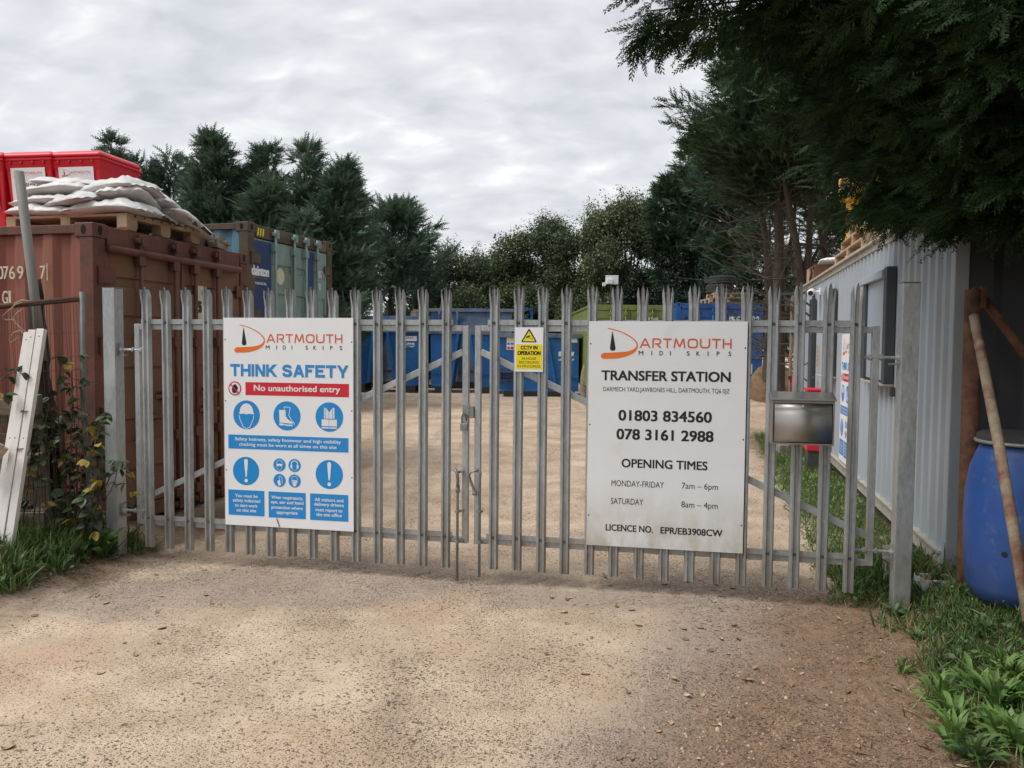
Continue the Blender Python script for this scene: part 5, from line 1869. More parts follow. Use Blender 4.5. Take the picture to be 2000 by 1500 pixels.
# dark old post with a grey pole leaning on it
a0, a1 = at(67, 548, 6.16), at(104, 1010, 6.10)
b = MB()
rng = np.random.default_rng(2)
n = 16
pts = [a0.lerp(a1, i / (n - 1)) + Vector((0.008 * math.sin(i * 1.9), 0, 0)) for i in range(n)]
rad = [0.040] + [0.050 + 0.035 * (i / n) + 0.006 * math.sin(i * 2.7) for i in range(1, n)]
b.tube(pts + [Vector((a1.x, a1.y, float(hgt(a1.x, a1.y)) - 0.1))], rad + [0.10], 12)
V = np.concatenate(b.v)
b.v = [V + rng.normal(size=V.shape) * 0.006]
tag(b.build("old_post", M['darkbark'], None, True), "dark rotten wooden post behind the mesh fence", "post")
g0, g1 = at(37, 335, 6.07), at(69, 590, 6.07)
d_ = (g1 - g0).normalized()
tag(MB().tube([g0, g1, g1 + d_ * 0.45], 0.034, 12).build("leaning_pole", M['greypole'], None, True), "grey weathered pole leaning in front of the sacks and red bins", "pole")
# rope looped over the rail
q = lambda px, py, Y=5.86: at(px, py, Y)
tag(MB().tube([q(60, 588), q(42, 586), q(30, 592), q(22, 606), q(24, 622), q(28, 628), q(40, 640), q(53, 650), q(50, 657), q(46, 652), q(40, 645), q(26, 650), q(17, 664), q(22, 669), q(34, 659)], 0.0042, 6).tube([q(44, 590), q(30, 595), q(6, 616), q(4, 622), q(14, 625), q(28, 624), q(32, 628), q(28, 633)], 0.0042, 6).tube([q(44, 603), q(32, 612), q(27, 620), q(30, 628)], 0.0042, 6).build("rope", M['rope'], None, True), "pale rope looped over the rusty fence rail", "rope")
# white timbers leaning on the fence
for i, (t, bt, lab) in enumerate(((((82, 643), (13, 1035)), 0, "right hand white painted timber leaning on the fence"), (((66, 645), (-5, 1035)), 0, "white painted timber leaning on the fence, second from the right"), (((57, 650), (-16, 1035)), 0.05, "narrow sliver of white timber at the back of the leaning bundle"))):
    p1 = at(*t[0], 5.80 + bt)
    p0 = at(*t[1], 5.42 + bt)
    p0.z = float(hgt(p0.x, p0.y)) - 0.02
    d_ = p1 - p0
    o = MB().box(-0.028, 0.028, -0.02, 0.02, 0, d_.length).build("timber", M['whitewood'], None, bevel=0.002)
    o.location = p0
    o.rotation_euler = d_.to_track_quat('Z', 'Y').to_euler()
    zax = d_.normalized()
    yax = Vector((0.08, 1, 0)) - zax * Vector((0.08, 1, 0)).dot(zax)
    yax.normalize()
    xax = yax.cross(zax)
    o.matrix_world = Matrix.Translation(p0) @ Matrix((xax, yax, zax)).transposed().to_4x4()
    tag(o, lab, "timber", "white timbers leaning on the fence")
    for h in (0.035, 0.49):
        MB().lathe([(0.005, -0.001), (0.004, 0.001)], 8, Matrix.Translation((0.0, -0.0205, d_.length * (1 - h))) @ Matrix.Rotation(math.pi / 2, 4, 'X')).build("screw_hole", M['black'], o)
# upright pallet at the left edge and rough boards
c_ = at(0, 780, 5.72)
make_pallet("pallet", "weathered pallet standing on edge at the left, behind the white timbers", (c_.x - 0.98, 5.66, float(hgt(-3.5, 5.6)) + 1.06), 0, None, M['palletold'], W=1.2, D=1.0, rot=(R(-82), 0, R(4)))
for i, (p0, p1, Y, lab) in enumerate((((-30, 930), (12, 875), 5.45, "short pale board end poking out beside the white timbers"), ((-40, 915), (4, 868), 5.50, "splintered board behind the short pale board end"))):
    a_, b_ = at(*p0, Y), at(*p1, Y + 0.05)
    tag(MB().bar(a_, b_, 0.05, 0.03).build("board", M['pallet'], None, bevel=0.003), lab, "board")

# ------------------------------------------------------------------ right of the gate
c_ = at(1890, 900, 4.86)
t0, t1 = at(1901, 566, 4.86), at(1887, 1120, 4.86)
o = empty("rusty_post", (0, 0, 0), 0, "rusty steel post with a torn bracket on top beside the blue barrel", "post")
MB().tube([t0, t1, (t1.x - 0.005, t1.y, float(hgt(t1.x, t1.y)) - 0.08)], [0.047, 0.054, 0.056], 16).build("post", M['rust'], o, True)
h0 = at(1917, 560, 4.84)
b = MB()
b.box(h0.x - 0.017, h0.x + 0.017, h0.y - 0.03, h0.y + 0.03, h0.z - 0.13, h0.z)
b.box(h0.x - 0.055, h0.x - 0.018, h0.y - 0.012, h0.y + 0.012, h0.z - 0.05, h0.z - 0.006)
b.build("bracket", M['rust'], o, bevel=0.004)
p0, p1 = at(1902, 618, 4.66), at(2010, 1215, 3.55)
p1.z = max(p1.z, float(hgt(p1.x, p1.y)) - 0.03)
tag(MB().tube([p0, p0.lerp(p1, 0.5) + Vector((0.01, 0, 0)), p1], [0.026, 0.027, 0.027], 12).build("leaning_pole", M['oldpole'], None, True), "lichen stained pole leaning on the rusty post in front of the barrel", "pole")
tag(MB().tube([at(1922, 585, 4.88), at(2060, 770, 4.80)], 0.028, 12).build("brace_bar", M['rust'], None, True), "rusty bar sloping down to the right from the post bracket", "bar")
bc = at(1996, 1000, 4.50)
zb_ = float(hgt(bc.x, bc.y)) - 0.01
o = empty("barrel", (bc.x, bc.y, zb_), 0.4, "blue plastic barrel with a black lid against the cabin end", "barrel")
hB = 0.95
MB().lathe([(0.20, 0.0), (0.245, 0.02), (0.272, 0.10), (0.288, 0.25), (0.294, 0.45), (0.290, 0.62), (0.268, 0.77), (0.232, 0.865), (0.224, 0.89), (0.224, 0.905)], 48).build("body", M['barrel'], o, True)
MB().lathe([(0.226, 0.90), (0.243, 0.901), (0.247, 0.915), (0.240, 0.925), (0.238, 0.955), (0.22, 0.966), (0.05, 0.968)], 48).build("lid", M['rubber'], o, True)
MB().lathe([(0.246, 0.906), (0.252, 0.912), (0.252, 0.920), (0.246, 0.926)], 48).build("lid_band", M['galvd'], o, True)
hx = at(1953, 1088, 4.25)
dv = Vector((hx.x - bc.x, hx.y - bc.y, 0)).normalized()
k = MB().lathe([(0.016, -0.012), (0.016, 0.004), (0.012, 0.004)], 14, Matrix.Rotation(-0.4, 4, 'Z') @ Matrix.Translation(dv * 0.288 + Vector((0, 0, hx.z - zb_))) @ dv.to_track_quat('Z', 'Y').to_matrix().to_4x4()).build("bung_hole", M['black'], o)
# tray of needles and a grey block at the cabin corner
c_ = at(1828, 1100, 5.02)
o = empty("tray", (c_.x, c_.y, float(hgt(c_.x, c_.y))), -0.15, "shallow white tray full of brown needles at the near cabin corner", "tray")
b = MB()
b.box(-0.12, 0.12, -0.10, 0.10, 0, 0.02)
b.box(-0.12, -0.105, -0.10, 0.10, 0.021, 0.085)
b.box(0.105, 0.12, -0.10, 0.10, 0.021, 0.085)
b.box(-0.1045, 0.1045, -0.10, -0.085, 0.021, 0.085)
b.box(-0.1045, 0.1045, 0.085, 0.10, 0.021, 0.085)
b.build("tray_body", M['whited'], o, bevel=0.004)
MB().box(-0.104, 0.104, -0.084, 0.084, 0.021, 0.066).build("contents", M['needle'], o)
o.scale = (0.85, 0.85, 0.8)
c_ = at(1737, 1120, 5.35)
o = MB().box(-0.05, 0.05, -0.06, 0.06, -0.03, 0.26).build("concrete_block", M['brick'], None, bevel=0.01)
o.location = (c_.x + 0.02, c_.y, 0.02)
tag(o, "upright grey block on the ground behind the right gate post", "block")


# ------------------------------------------------------------------ foliage templates (unit length along x)
def spray(seed, n=11, w=0.045, sub=True, spread=0.42):
    """flat feathery cypress spray made of tapering slivers"""
    r = np.random.default_rng(seed)
    V, F = [], []

    def sliver(a, b, wd):
        a, b = np.array(a, float), np.array(b, float)
        d = b - a
        nn = np.array([-d[1], d[0], 0])
        nn = nn / (np.linalg.norm(nn) + 1e-9) * wd / 2
        i = len(V)
        m_ = a + d * 0.35
        V.extend([a, m_ + nn + [0, 0, .01], b, m_ - nn + [0, 0, .01]])
        F.extend([(i, i + 3, i + 1), (i + 1, i + 3, i + 2)])
    sliver((0, 0, 0), (1, 0, -0.08), w * 1.3)
    for k in range(n):
        t = 0.08 + 0.86 * k / (n - 1)
        s = 1 if k % 2 else -1
        L_ = spread * (1 - 0.72 * t) * r.uniform(0.75, 1.2)
        a_ = s * r.uniform(0.5, 0.85)
        dz = r.normal() * 0.10 - 0.05
        base = (t, 0, -0.08 * t)
        tip = (t + L_ * math.cos(a_), L_ * math.sin(a_), -0.08 * t + L_ * dz)
        sliver(base, tip, w)
        if sub:
            for q in (0.35, 0.62):
                b0 = [base[j] + (tip[j] - base[j]) * q for j in range(3)]
                for s2 in (1, -1):
                    l2 = L_ * 0.42 * (1.1 - q) * r.uniform(0.7, 1.3)
                    a2 = a_ + s2 * r.uniform(0.45, 0.7)
                    sliver(b0, (b0[0] + l2 * math.cos(a2), b0[1] + l2 * math.sin(a2), b0[2] + r.normal() * 0.03), w * 0.75)
    return np.array(V), np.array(F)


NEAR_T = [spray(s, 17, 0.046, True, 0.40) for s in range(6)]
FAR_T = [spray(s + 20, 10, 0.075, False, 0.40) for s in range(5)]


def leaf_clump(seed, n=9, size=0.26):
    r = np.random.default_rng(seed)
    V, F = [], []
    for k in range(n):
        c_ = r.normal(size=3) * 0.33
        d = r.normal(size=3)
        d /= np.linalg.norm(d)
        e_ = np.cross(d, r.normal(size=3))
        e_ /= np.linalg.norm(e_)
        L_ = size * r.uniform(0.7, 1.25)
        nn = np.cross(d, e_)
        i = len(V)
        V.extend([c_ - d * L_ / 2, c_ + e_ * L_ * 0.30 + nn * L_ * .06, c_ + d * L_ / 2, c_ - e_ * L_ * 0.30 + nn * L_ * .06])
        F.extend([(i, i + 1, i + 2), (i, i + 2, i + 3)])
    return np.array(V), np.array(F)


LEAF_T = [leaf_clump(s) for s in range(6)]


def trunk_mesh(b, base, height, r0, lean=(0, 0), rng=None, seg=9, top=0.02):
    n = 9
    pts, rad = [], []
    for i in range(n):
        t = i / (n - 1)
        wob = Vector((math.sin(t * 5 + base[0]) * 0.06, math.cos(t * 4 + base[1]) * 0.06, 0)) * t
        pts.append(Vector(base) + Vector((lean[0] * t * t, lean[1] * t * t, height * t)) + wob)
        rad.append(r0 * (1 - t) + top * t)
    rad[0] *= 1.25
    b.tube(pts, rad, seg)
    return pts


def conifer(label, base, H, Rmax, seed, z0=0.5, m='con1', nb=150, sp=30, lean=(0, 0), size=(0.30, 0.55), wind=(0.3, 0), tops=1, side=None, group=None, gaps=0.0, tip_boost=1.0, templates=None):
    """windswept cypress: limbs with flat sprays, thin pointed leaders, open below z0"""
    rng = np.random.default_rng(seed)
    root = empty("cypress_tree", base, 0, label, "tree", group)
    b = MB()
    trunk_mesh(b, (0, 0, -0.15), H * 0.96, 0.055 * H * 0.42, lean)
    pos, dirs, sc = [], [], []
    leaders = [(0.0, 0.0, H)] + [((rng.random() - 0.5) * Rmax * 1.1, (rng.random() - 0.5) * Rmax * 0.9, H * rng.uniform(0.78, 0.95)) for _ in range(tops - 1)]
    for lx, ly, lh in leaders[1:]:
        b.tube([(lx * 0.1, ly * 0.1, lh * 0.35), (lx * 0.7, ly * 0.7, lh * 0.6), (lx + wind[0] * .3, ly, lh * 0.97)], [0.05, 0.035, 0.012], 6)
    for k in range(nb):
        lx, ly, lh = leaders[int(rng.integers(len(leaders)))]
        t = rng.random() ** 0.85
        z = z0 + (lh - z0) * t
        u = (z - z0) / max(lh - z0, .1)
        prof = (0.55 + 0.45 * min(1, u / 0.25)) * (1 - u) ** 0.72 + 0.05
        Rk = Rmax * prof * rng.uniform(0.45, 1.30)
        if len(leaders) > 1:
            Rk *= 0.8
        az = rng.random() * 2 * math.pi
        if side is not None and math.cos(az - side) < -0.2 and rng.random() < 0.7:
            continue
        d0 = np.array([math.cos(az), math.sin(az), rng.uniform(0.2, 0.85)])
        d0[0] += wind[0]
        d0[1] += wind[1]
        d0 /= np.linalg.norm(d0)
        tt = z / max(H, .1)
        org = np.array([lx * min(1, u * 1.5) + lean[0] * tt * tt, ly * min(1, u * 1.5) + lean[1] * tt * tt, z])
        tip = org + d0 * Rk + np.array([0, 0, -0.05 * Rk])
        if Rk > 0.5:
            mid = org + (tip - org) * 0.5 + np.array([0, 0, -0.04 * Rk])
            b.tube([org, mid, tip], [0.022 + 0.008 * Rk, 0.014, 0.004], 4, False)
        ns = max(8, int(sp * 1.75 * (0.30 + Rk / Rmax)))
        s_ = 0.25 + 0.80 * rng.random(ns) ** 0.75
        lat = rng.normal(size=(ns, 3)) * np.array([1, 1, 0.55]) * (0.11 + 0.17 * Rk) * (1.20 - s_)[:, None]
        P = org + (tip - org) * s_[:, None] + lat + np.array([wind[0] * 1.1, wind[1], 0.25]) * (s_[:, None] ** 3) * 0.35 * Rk
        if gaps:
            keep = rng.random(ns) > gaps
            P, lat, s_ = P[keep], lat[keep], s_[keep]
            ns = len(P)
        D = d0 * 0.9 + lat / (0.11 + 0.17 * Rk) * 0.5 + rng.normal(size=(ns, 3)) * 0.40 + np.array([0, 0, 0.12])
        pos.append(P)
        dirs.append(D)
        sc.append(rng.uniform(size[0], size[1], ns) * tip_boost * 0.82)
    for lx, ly, lh in leaders:               # feathered tips
        ns = 14
        s_ = rng.random(ns)
        P = np.stack([lx + lean[0] * (lh / H) ** 2 + wind[0] * 0.5 * s_ ** 2 + rng.normal(size=ns) * 0.08 * (1.2 - s_), ly + lean[1] * (lh / H) ** 2 + rng.normal(size=ns) * 0.08 * (1.2 - s_), lh - 0.75 + s_ * 0.75], 1)
        pos.append(P)
        dirs.append(rng.normal(size=(ns, 3)) * 0.5 + np.array([wind[0], 0, 1.0]))
        sc.append(rng.uniform(size[0] * .6, size[1] * .7, ns))
    b.build("trunk", M['bark'], root)
    P, D, S = np.concatenate(pos), np.concatenate(dirs), np.concatenate(sc)
    V, F = scatter(templates or FAR_T, frames(P, D, S, rng, 0.55, 0.9), rng)
    fast_mesh("crown", V, F, M[m], root)
    return root


def bush_tree(label, base, H, Rx, seed, m='leaf1', n=1500, nl=14, leaf=(0.30, 0.55), z0=0.6, group=None, airy=0.0, ry=None):
    """broadleaf tree: trunk, limbs, and leaf clumps gathered round limb ends, loose at the rim"""
    rng = np.random.default_rng(seed)
    root = empty("broadleaf_tree", base, 0, label, "tree", group)
    b = MB()
    trunk_mesh(b, (0, 0, -0.15), H * 0.75, 0.035 * H, (0.1, 0))
    ends = []
    ry = ry or Rx
    for k in range(nl):
        az = rng.random() * 6.283
        u = rng.random() ** 0.7
        z = z0 + (H - z0) * (0.08 + 0.86 * u)
        prof = math.sin(math.pi * min(1, 0.16 + 0.80 * u)) ** 0.7
        r_ = prof * rng.uniform(0.35, 0.95)
        e_ = np.array([Rx * r_ * math.cos(az), ry * r_ * math.sin(az), z])
        b.tube([(0, 0, max(0.2, z * 0.45)), e_ * [0.5, 0.5, 0.75], e_], [0.045, 0.03, 0.008], 5, False)
        ends.append((e_, rng.uniform(0.55, 1.1)))
    b.build("trunk", M['bark'], root)
    P, S = [], []
    for i in range(n):
        e_, w = ends[int(rng.integers(len(ends)))]
        d = rng.normal(size=3)
        d /= np.linalg.norm(d)
        rr = (0.35 + 0.65 * rng.random() ** (0.55 + airy)) * w * 0.36 * min(Rx, H * 0.4)
        P.append(e_ + d * rr * [1.05, 1.05, 0.95])
        S.append(rng.uniform(*leaf))
    for i in range(n // 12):                 # loose shoots
        e_, w = ends[int(rng.integers(len(ends)))]
        d = rng.normal(size=3) * [0.7, 0.7, 0.5] + [0, 0, 0.7]
        d /= np.linalg.norm(d)
        L_ = rng.uniform(0.35, 0.62) * min(Rx, H * .4)
        for q in (0.75, 0.9, 1.0):
            P.append(e_ + d * L_ * q + rng.normal(size=3) * 0.05)
            S.append(rng.uniform(*leaf) * 0.6)
    P = np.array(P)
    P[:, 2] = np.maximum(P[:, 2], 0.15)
    V, F = scatter(LEAF_T, frames(P, rng.normal(size=(len(P), 3)), np.array(S), rng, 0.2), rng)
    fast_mesh("crown", V, F, M[m], root)
    return root


def spot(px, Y):
    p = at(px, 660, Y)
    return (p.x, Y, float(hgt(p.x, Y)))


def top(py, Y):
    return at(1000, py, Y).z


# cypresses behind the containers on the left
LG = "windswept cypresses behind the containers"
for i, (px, py, Y, Rm, z0, lean, wind, m, tops, nb, lab) in enumerate((
        (262, 286, 22.0, 1.5, 1.0, (-.5, 0), (-.15, 0), 'con2', 2, 95, "cypress with its wispy tip just right of the red bins"),
        (345, 314, 22.5, 1.5, 1.0, (-.1, 0), (-.15, 0), 'con2', 2, 105, "lower cypress between the red bins and the tall bent cypress"),
        (424, 282, 21.5, 1.45, 1.0, (-.1, 0), (.30, 0), 'con2', 1, 130, "tall bent cypress with the highest tip above the blue grey container"),
        (520, 296, 21.8, 1.6, 1.0, (.1, 0), (-.18, 0), 'con2', 2, 150, "broad cypress right of the tall bent cypress"),
        (594, 290, 21.0, 1.6, 0.8, (.1, 0), (-.12, 0), 'con2', 2, 150, "full pointed cypress in the middle of the left hand group"),
        (658, 328, 20.6, 0.95, 1.6, (.2, 0), (-.12, 0), 'con2', 1, 105, "slim cypress with a needle like tip on the right of the left hand group"),
        (385, 352, 24.0, 1.5, 0.8, (0, 0), (.1, 0), 'con2', 2, 105, "half hidden cypress behind and left of the tall bent cypress"),
        (472, 342, 24.0, 1.6, 0.8, (0, 0), (-.1, 0), 'con1', 2, 110, "half hidden cypress behind the gap right of the tall bent cypress"),
        (628, 352, 23.5, 1.5, 0.8, (0, 0), (-.1, 0), 'con1', 2, 105, "half hidden cypress behind the slim one on the right of the left hand group"),
        (590, 420, 19.5, 1.5, 0.5, (0, 0), (.1, 0), 'con2', 2, 110, "low dark cypress filling in behind the grey teal container"),
        (758, 398, 31.0, 1.95, 2.9, (.30, 0), (.12, 0), 'con2', 1, 70, "separate layered cypress at the right end of the left hand group"),
        )):
    H = top(py, Y)
    conifer(lab, spot(px, Y), H, Rm * 1.22, 40 + i, z0, m, int(nb * 1.35), 40, lean, (0.28, 0.52), wind, tops, None, LG, 0.05 if Y < 30 else 0.12, 1.0 if Y < 30 else 1.35)
conifer("low ragged cypress between the teal container and the layered cypress", spot(700, 31), top(452, 31), 1.7, 71, 2.7, 'con2', 62, 24, (0, 0), (0.28, 0.5), (0, 0), 1, None, LG, 0.15)

# broadleaved trees along the back
BG = "leafy trees along the back of the yard"
for i, (px, py, Y, Rx, m, n, airy, lab) in enumerate((
        (815, 488, 34, 1.5, 'leaf1', 900, .5, "thin airy leafy tree beside the layered cypress"),
        (880, 502, 35, 1.7, 'leaf1', 1300, .2, "low leafy tree above the tallest worn bin, left of centre"),
        (948, 508, 36, 1.6, 'leaf2', 1400, .2, "low rounded leafy tree behind the gate opening"),
        (1010, 468, 35, 1.5, 'leaf1', 1500, .3, "paler leafy tree with an upright shoot above the yellow sign"),
        (1075, 440, 34, 1.6, 'leaf2', 1800, .1, "dense leafy tree with a pointed top right of the paler one"),
        (1145, 425, 33, 1.6, 'leaf1', 1800, .1, "leafy tree behind the white box on its pole"),
        (1228, 425, 32, 1.7, 'leaf1', 2200, .2, "tallest leafy tree with loose shoots, next to the dark ivy clad tree"),
        (1000, 560, 37, 3.0, 'leaf2', 1500, .0, "low dark thicket closing the gap behind the yellow sign"),
        (860, 575, 37, 3.2, 'leaf2', 1600, .1, "low thicket behind the tall bins on the left"),
        (1150, 540, 36, 3.0, 'leaf2', 1600, .0, "low dark thicket behind the lime green container"),
        )):
    H = top(py, Y) + 0.25
    bush_tree(lab, spot(px, Y), H, Rx * 1.12, 80 + i, m, int(n * 1.9), 20 if i < 7 else 26, (0.34, 0.60), 0.5, BG, airy)
bush_tree("dark ivy clad tree column left of the tall right hand cypresses", spot(1318, 29.8), top(436, 29.8), 1.05, 97, 'ivy', 2300, 20, (0.30, 0.5), 0.3)
bush_tree("second dark ivy clad stem behind the lime green container", spot(1255, 31), top(470, 31), 0.95, 98, 'ivy', 1500, 16, (0.30, 0.5), 0.3)

# tall cypresses on the right
RG = "tall cypresses beyond the cabin"
conifer("big cypress with spreading left edge and bare lower limbs beyond the cabin", spot(1520, 17.5), top(60, 17.5), 2.85, 120, 4.6, 'con1', 330, 60, (-.2, 0), (0.26, 0.48), (-.15, 0), 3, None, RG)
conifer("shorter shaggy cypress on the left edge of the right hand group", spot(1395, 29.8), top(255, 29.8), 2.45, 121, 3.6, 'con2', 260, 52, (-.15, 0), (0.26, 0.48), (-.1, 0), 2, None, RG)
conifer("cypress rising behind the near end of the cabin roof", spot(1720, 15.0), top(-120, 15.0), 2.6, 122, 4.2, 'con1', 240, 46, (0, 0), (0.28, 0.5), (-.1, 0), 2, None, RG)
conifer("cypress behind the cabin, furthest to the right", spot(1990, 13.0), top(-150, 13.0), 2.7, 123, 3.6, 'con1', 210, 44, (0, 0), (0.3, 0.5), (-.1, 0), 2, None, RG)
conifer("dense cypress at the left edge of the right hand group, behind the green container", spot(1345, 30.5), top(300, 30.5), 1.9, 127, 1.6, 'con1', 190, 46, (-.1, 0), (0.3, 0.55), (-.1, 0), 2, None, RG)
conifer("low ragged cypress bough clump above the tyres", spot(1375, 29.4), top(515, 29.4), 1.6, 124, 2.0, 'con2', 80, 30, (0, 0), (0.26, 0.45), (-.2, 0), 1, None, RG, 0.2)
conifer("dark cypress filling the shade between the trunks and the cabin", spot(1600, 23.0), top(330, 23.0), 2.2, 125, 0.6, 'con1', 170, 40, (0, 0), (0.3, 0.5), (0, 0), 2, None, RG)
conifer("dark low cypress in the shade behind the far blue container", spot(1500, 27.0), top(400, 27.0), 2.1, 126, 0.6, 'con1', 150, 36, (0, 0), (0.3, 0.55), (0, 0), 2, None, RG)


# bare dead limbs below the right hand crowns
def dead_limbs(label, base, H, seed, fork=True, n=46):
    rng = np.random.default_rng(seed)
    root = empty("cypress_tree", base, 0, label, "tree", "bare cypress stems beyond the cabin")
    b = MB()
    b.tube([(0, 0, -.2), (0.04, 0, H * .25), (0.02, 0, H * .48), (-0.10, 0, H * 0.7), (-0.42, 0, H)], [.16, .125, .115, .085, .05], 9)
    if fork:
        b.tube([(0.02, 0, H * .46), (0.16, 0.05, H * 0.7), (0.20, 0.1, H)], [.09, .07, .045], 8)
    b.build("trunk", M['bark'], root)
    t = MB()
    for k in range(n):
        z = H * rng.uniform(0.2, 0.98)
        az = rng.uniform(2.2, 4.6) if rng.random() < 0.75 else rng.uniform(-0.8, 2.2)
        L_ = rng.uniform(0.7, 2.3)
        d = np.array([math.cos(az), math.sin(az) * 0.7, rng.uniform(0.0, 0.5)])
        p0 = np.array([-0.1 * (z / H), 0, z])
        p2 = p0 + d * L_
        p1 = p0 + d * L_ * 0.5 + np.array([0, 0, -0.10 * L_])
        p2[2] += 0.06 * L_
        t.tube([p0, p1, p2], [0.018, 0.012, 0.004], 4, False)
        for q in range(5):
            f_ = rng.uniform(0.3, 0.95)
            s0 = p0 + (p2 - p0) * f_ + np.array([0, 0, -0.10 * L_ * 4 * f_ * (1 - f_) * .8])
            e_ = s0 + (d * 0.5 + rng.normal(size=3) * 0.5) * L_ * 0.28
            t.tube([s0, e_], [0.007, 0.002], 3, False)
    t.build("dead_twigs", M['twig'], root)


dead_limbs("forked bare cypress trunk beyond the far end of the cabin", spot(1562, 16.8), 5.2, 1)
dead_limbs("straight bare cypress trunk right of the forked one, above the cabin roof", spot(1618, 18.0), 5.0, 2, False, 30)
dead_limbs("thin bare cypress trunk left of the forked one", spot(1500, 19.5), 5.6, 3, False, 40)


# ------------------------------------------------------------------ near cypress overhanging from the right
def near_tree():
    rng = np.random.default_rng(77)
    base = Vector((5.3, 3.3, 0.2))
    root = empty("cypress_tree", base, 0, "huge near cypress overhanging the gate and cabin from the right edge", "tree")
    b = MB()
    b.tube([(0, 0, -.3), (0, 0, 1.5), (0.05, 0.05, 4.5), (0.1, 0, 8.5), (0, 0, 11.5)], [.36, .30, .24, .14, .04], 14)
    tips = []                                     # limb ends: sight line, distance, how leafy
    for px, py, Y, dn in ((1238, 58, 5.0, .8), (1262, 22, 5.0, .8), (1345, 58, 5.2, .8), (1500, 95, 5.4, 1), (1690, 345, 5.6, 1), (1735, 390, 6.2, 1), (1275, -40, 4.7, .8), (1390, -70, 4.6, 1), (1480, 62, 5.4, .9), (1400, -190, 4.4, 1), (1425, 120, 6.2, .8), (1540, 15, 4.8, 1), (1500, -90, 4.3, 1),
                          (1545, 150, 5.6, 1), (1590, 90, 5.0, 1), (1600, 200, 5.4, 1), (1540, 240, 6.3, 1), (1640, 60, 4.4, 1), (1650, 300, 6.2, 1), (1585, 330, 6.9, .9), (1700, 180, 4.8, 1),
                          (1690, 390, 6.0, 1), (1630, 420, 7.0, .8), (1745, 300, 5.0, 1), (1740, 412, 5.6, 1), (1800, 400, 5.0, 1), (1810, 425, 5.2, .9), (1860, 432, 4.8, .9), (1895, 395, 4.6, 1), (1930, 408, 4.5, 1),
                          (1985, 415, 4.3, 1), (2050, 430, 4.2, 1), (1850, 330, 4.5, 1), (1930, 330, 4.2, 1), (1800, 230, 4.4, 1), (1900, 230, 4.0, 1), (1760, 100, 4.2, 1), (1850, 120, 3.9, 1),
                          (1950, 140, 3.7, 1), (1720, -20, 4.0, 1), (1840, 0, 3.7, 1), (1960, 30, 3.5, 1), (1600, -60, 4.2, 1), (2050, 250, 3.8, 1), (2080, 340, 4.0, 1), (1990, 350, 4.0, 1),
                          (1750, 370, 6.6, 1), (1840, 300, 6.2, 1), (1930, 380, 5.6, 1), (1700, 250, 6.6, 1), (1800, 150, 6.0, 1), (1900, 80, 5.4, 1), (1660, 150, 6.4, 1), (1880, 400, 5.4, 1), (1790, 350, 7.4, 1), (1650, 230, 7.4, 1), (1720, 90, 6.8, 1), (1960, 220, 5.2, 1),
                          (1530, 80, 6.6, 1), (1590, 20, 6.0, 1), (1490, -20, 5.8, 1)):
        tips.append((at(px, py, Y) - base, max(dn, 0.85) * 1.12, 1.0))
    for k in range(95):                           # the rest of the crown, over and behind the camera's right
        az = rng.uniform(0, 2 * math.pi)
        z = rng.uniform(2.6, 10.5)
        r_ = (4.6 * (1 - (z - 2.6) / 10.5) ** 0.7) * rng.uniform(0.55, 1.0)
        t = Vector((math.cos(az) * r_, math.sin(az) * r_, z))
        w = t + base
        if w.y > 1.2:
            fx, fy = w.x / w.y, (w.z - EYE) / w.y
            if -0.66 < fx < 0.70 and fy < 0.58:
                continue
        tips.append((t, 0.8, 1.7))
    pos, dirs, sc, pos2, dirs2, sc2 = [], [], [], [], [], []
    for t, dn, big in tips:
        L_ = Vector((t.x, t.y, 0)).length
        zb = max(1.9, t.z - L_ * rng.uniform(0.15, 0.45)) if t.z > 2.2 else t.z + 0.3
        org = Vector((0.0, 0.0, zb))
        mid = org.lerp(t, 0.55) + Vector((0, 0, 0.10 * L_))
        pts = [np.array(org * (1 - u) ** 2 + mid * 2 * u * (1 - u) + t * u * u) for u in np.linspace(0, 1, 9)]
        b.tube(pts, [0.034 * (1 - i / 9) ** 1.5 + 0.003 for i in range(9)], 5, False)
        pts = np.array(pts)
        along_ = (pts[-1] - pts[-3]) / np.linalg.norm(pts[-1] - pts[-3])
        nb = int((34 if big == 1.0 else 12) * dn)
        for q in range(nb):
            u = 0.30 + 0.70 * (q + rng.random()) / nb
            i = min(7, int(u * 8))
            p = pts[i] + (pts[i + 1] - pts[i]) * (u * 8 - i)
            s = 1 if q % 2 else -1
            side = np.cross(along_, [0, 0, 1.0])
            side /= np.linalg.norm(side) + 1e-9
            l2 = (0.18 + 0.62 * (1 - u) ** 0.8) * rng.uniform(0.6, 1.15) * (1.0 if big == 1.0 else 1.5)
            d2 = along_ * rng.uniform(0.5, 1.0) + side * s * rng.uniform(0.35, 0.9) + np.array([0, 0, rng.uniform(-0.42, 0.18)])
            d2 /= np.linalg.norm(d2)
            e_ = p + d2 * l2
            if big == 1.0 and l2 > 0.3:
                b.tube([p, (p + e_) / 2 + [0, 0, 0.02], e_], [0.007, 0.004, 0.002], 3, False)
            ns = int((7 + 15 * l2) * (1.0 if big == 1.0 else 0.55))
            f_ = rng.random(ns) ** 0.8
            P = p + (e_ - p) * f_[:, None] + rng.normal(size=(ns, 3)) * 0.03 * big
            D = d2 * 0.9 + rng.normal(size=(ns, 3)) * 0.33 + np.array([0, 0, -0.18])
            S = rng.uniform(0.12, 0.27, ns) * (1.0 if big == 1.0 else 2.2)
            (pos if big == 1.0 else pos2).append(P)
            (dirs if big == 1.0 else dirs2).append(D)
            (sc if big == 1.0 else sc2).append(S)
    b.build("trunk", M['bark'], root)
    P, D, S = np.concatenate(pos), np.concatenate(dirs), np.concatenate(sc)
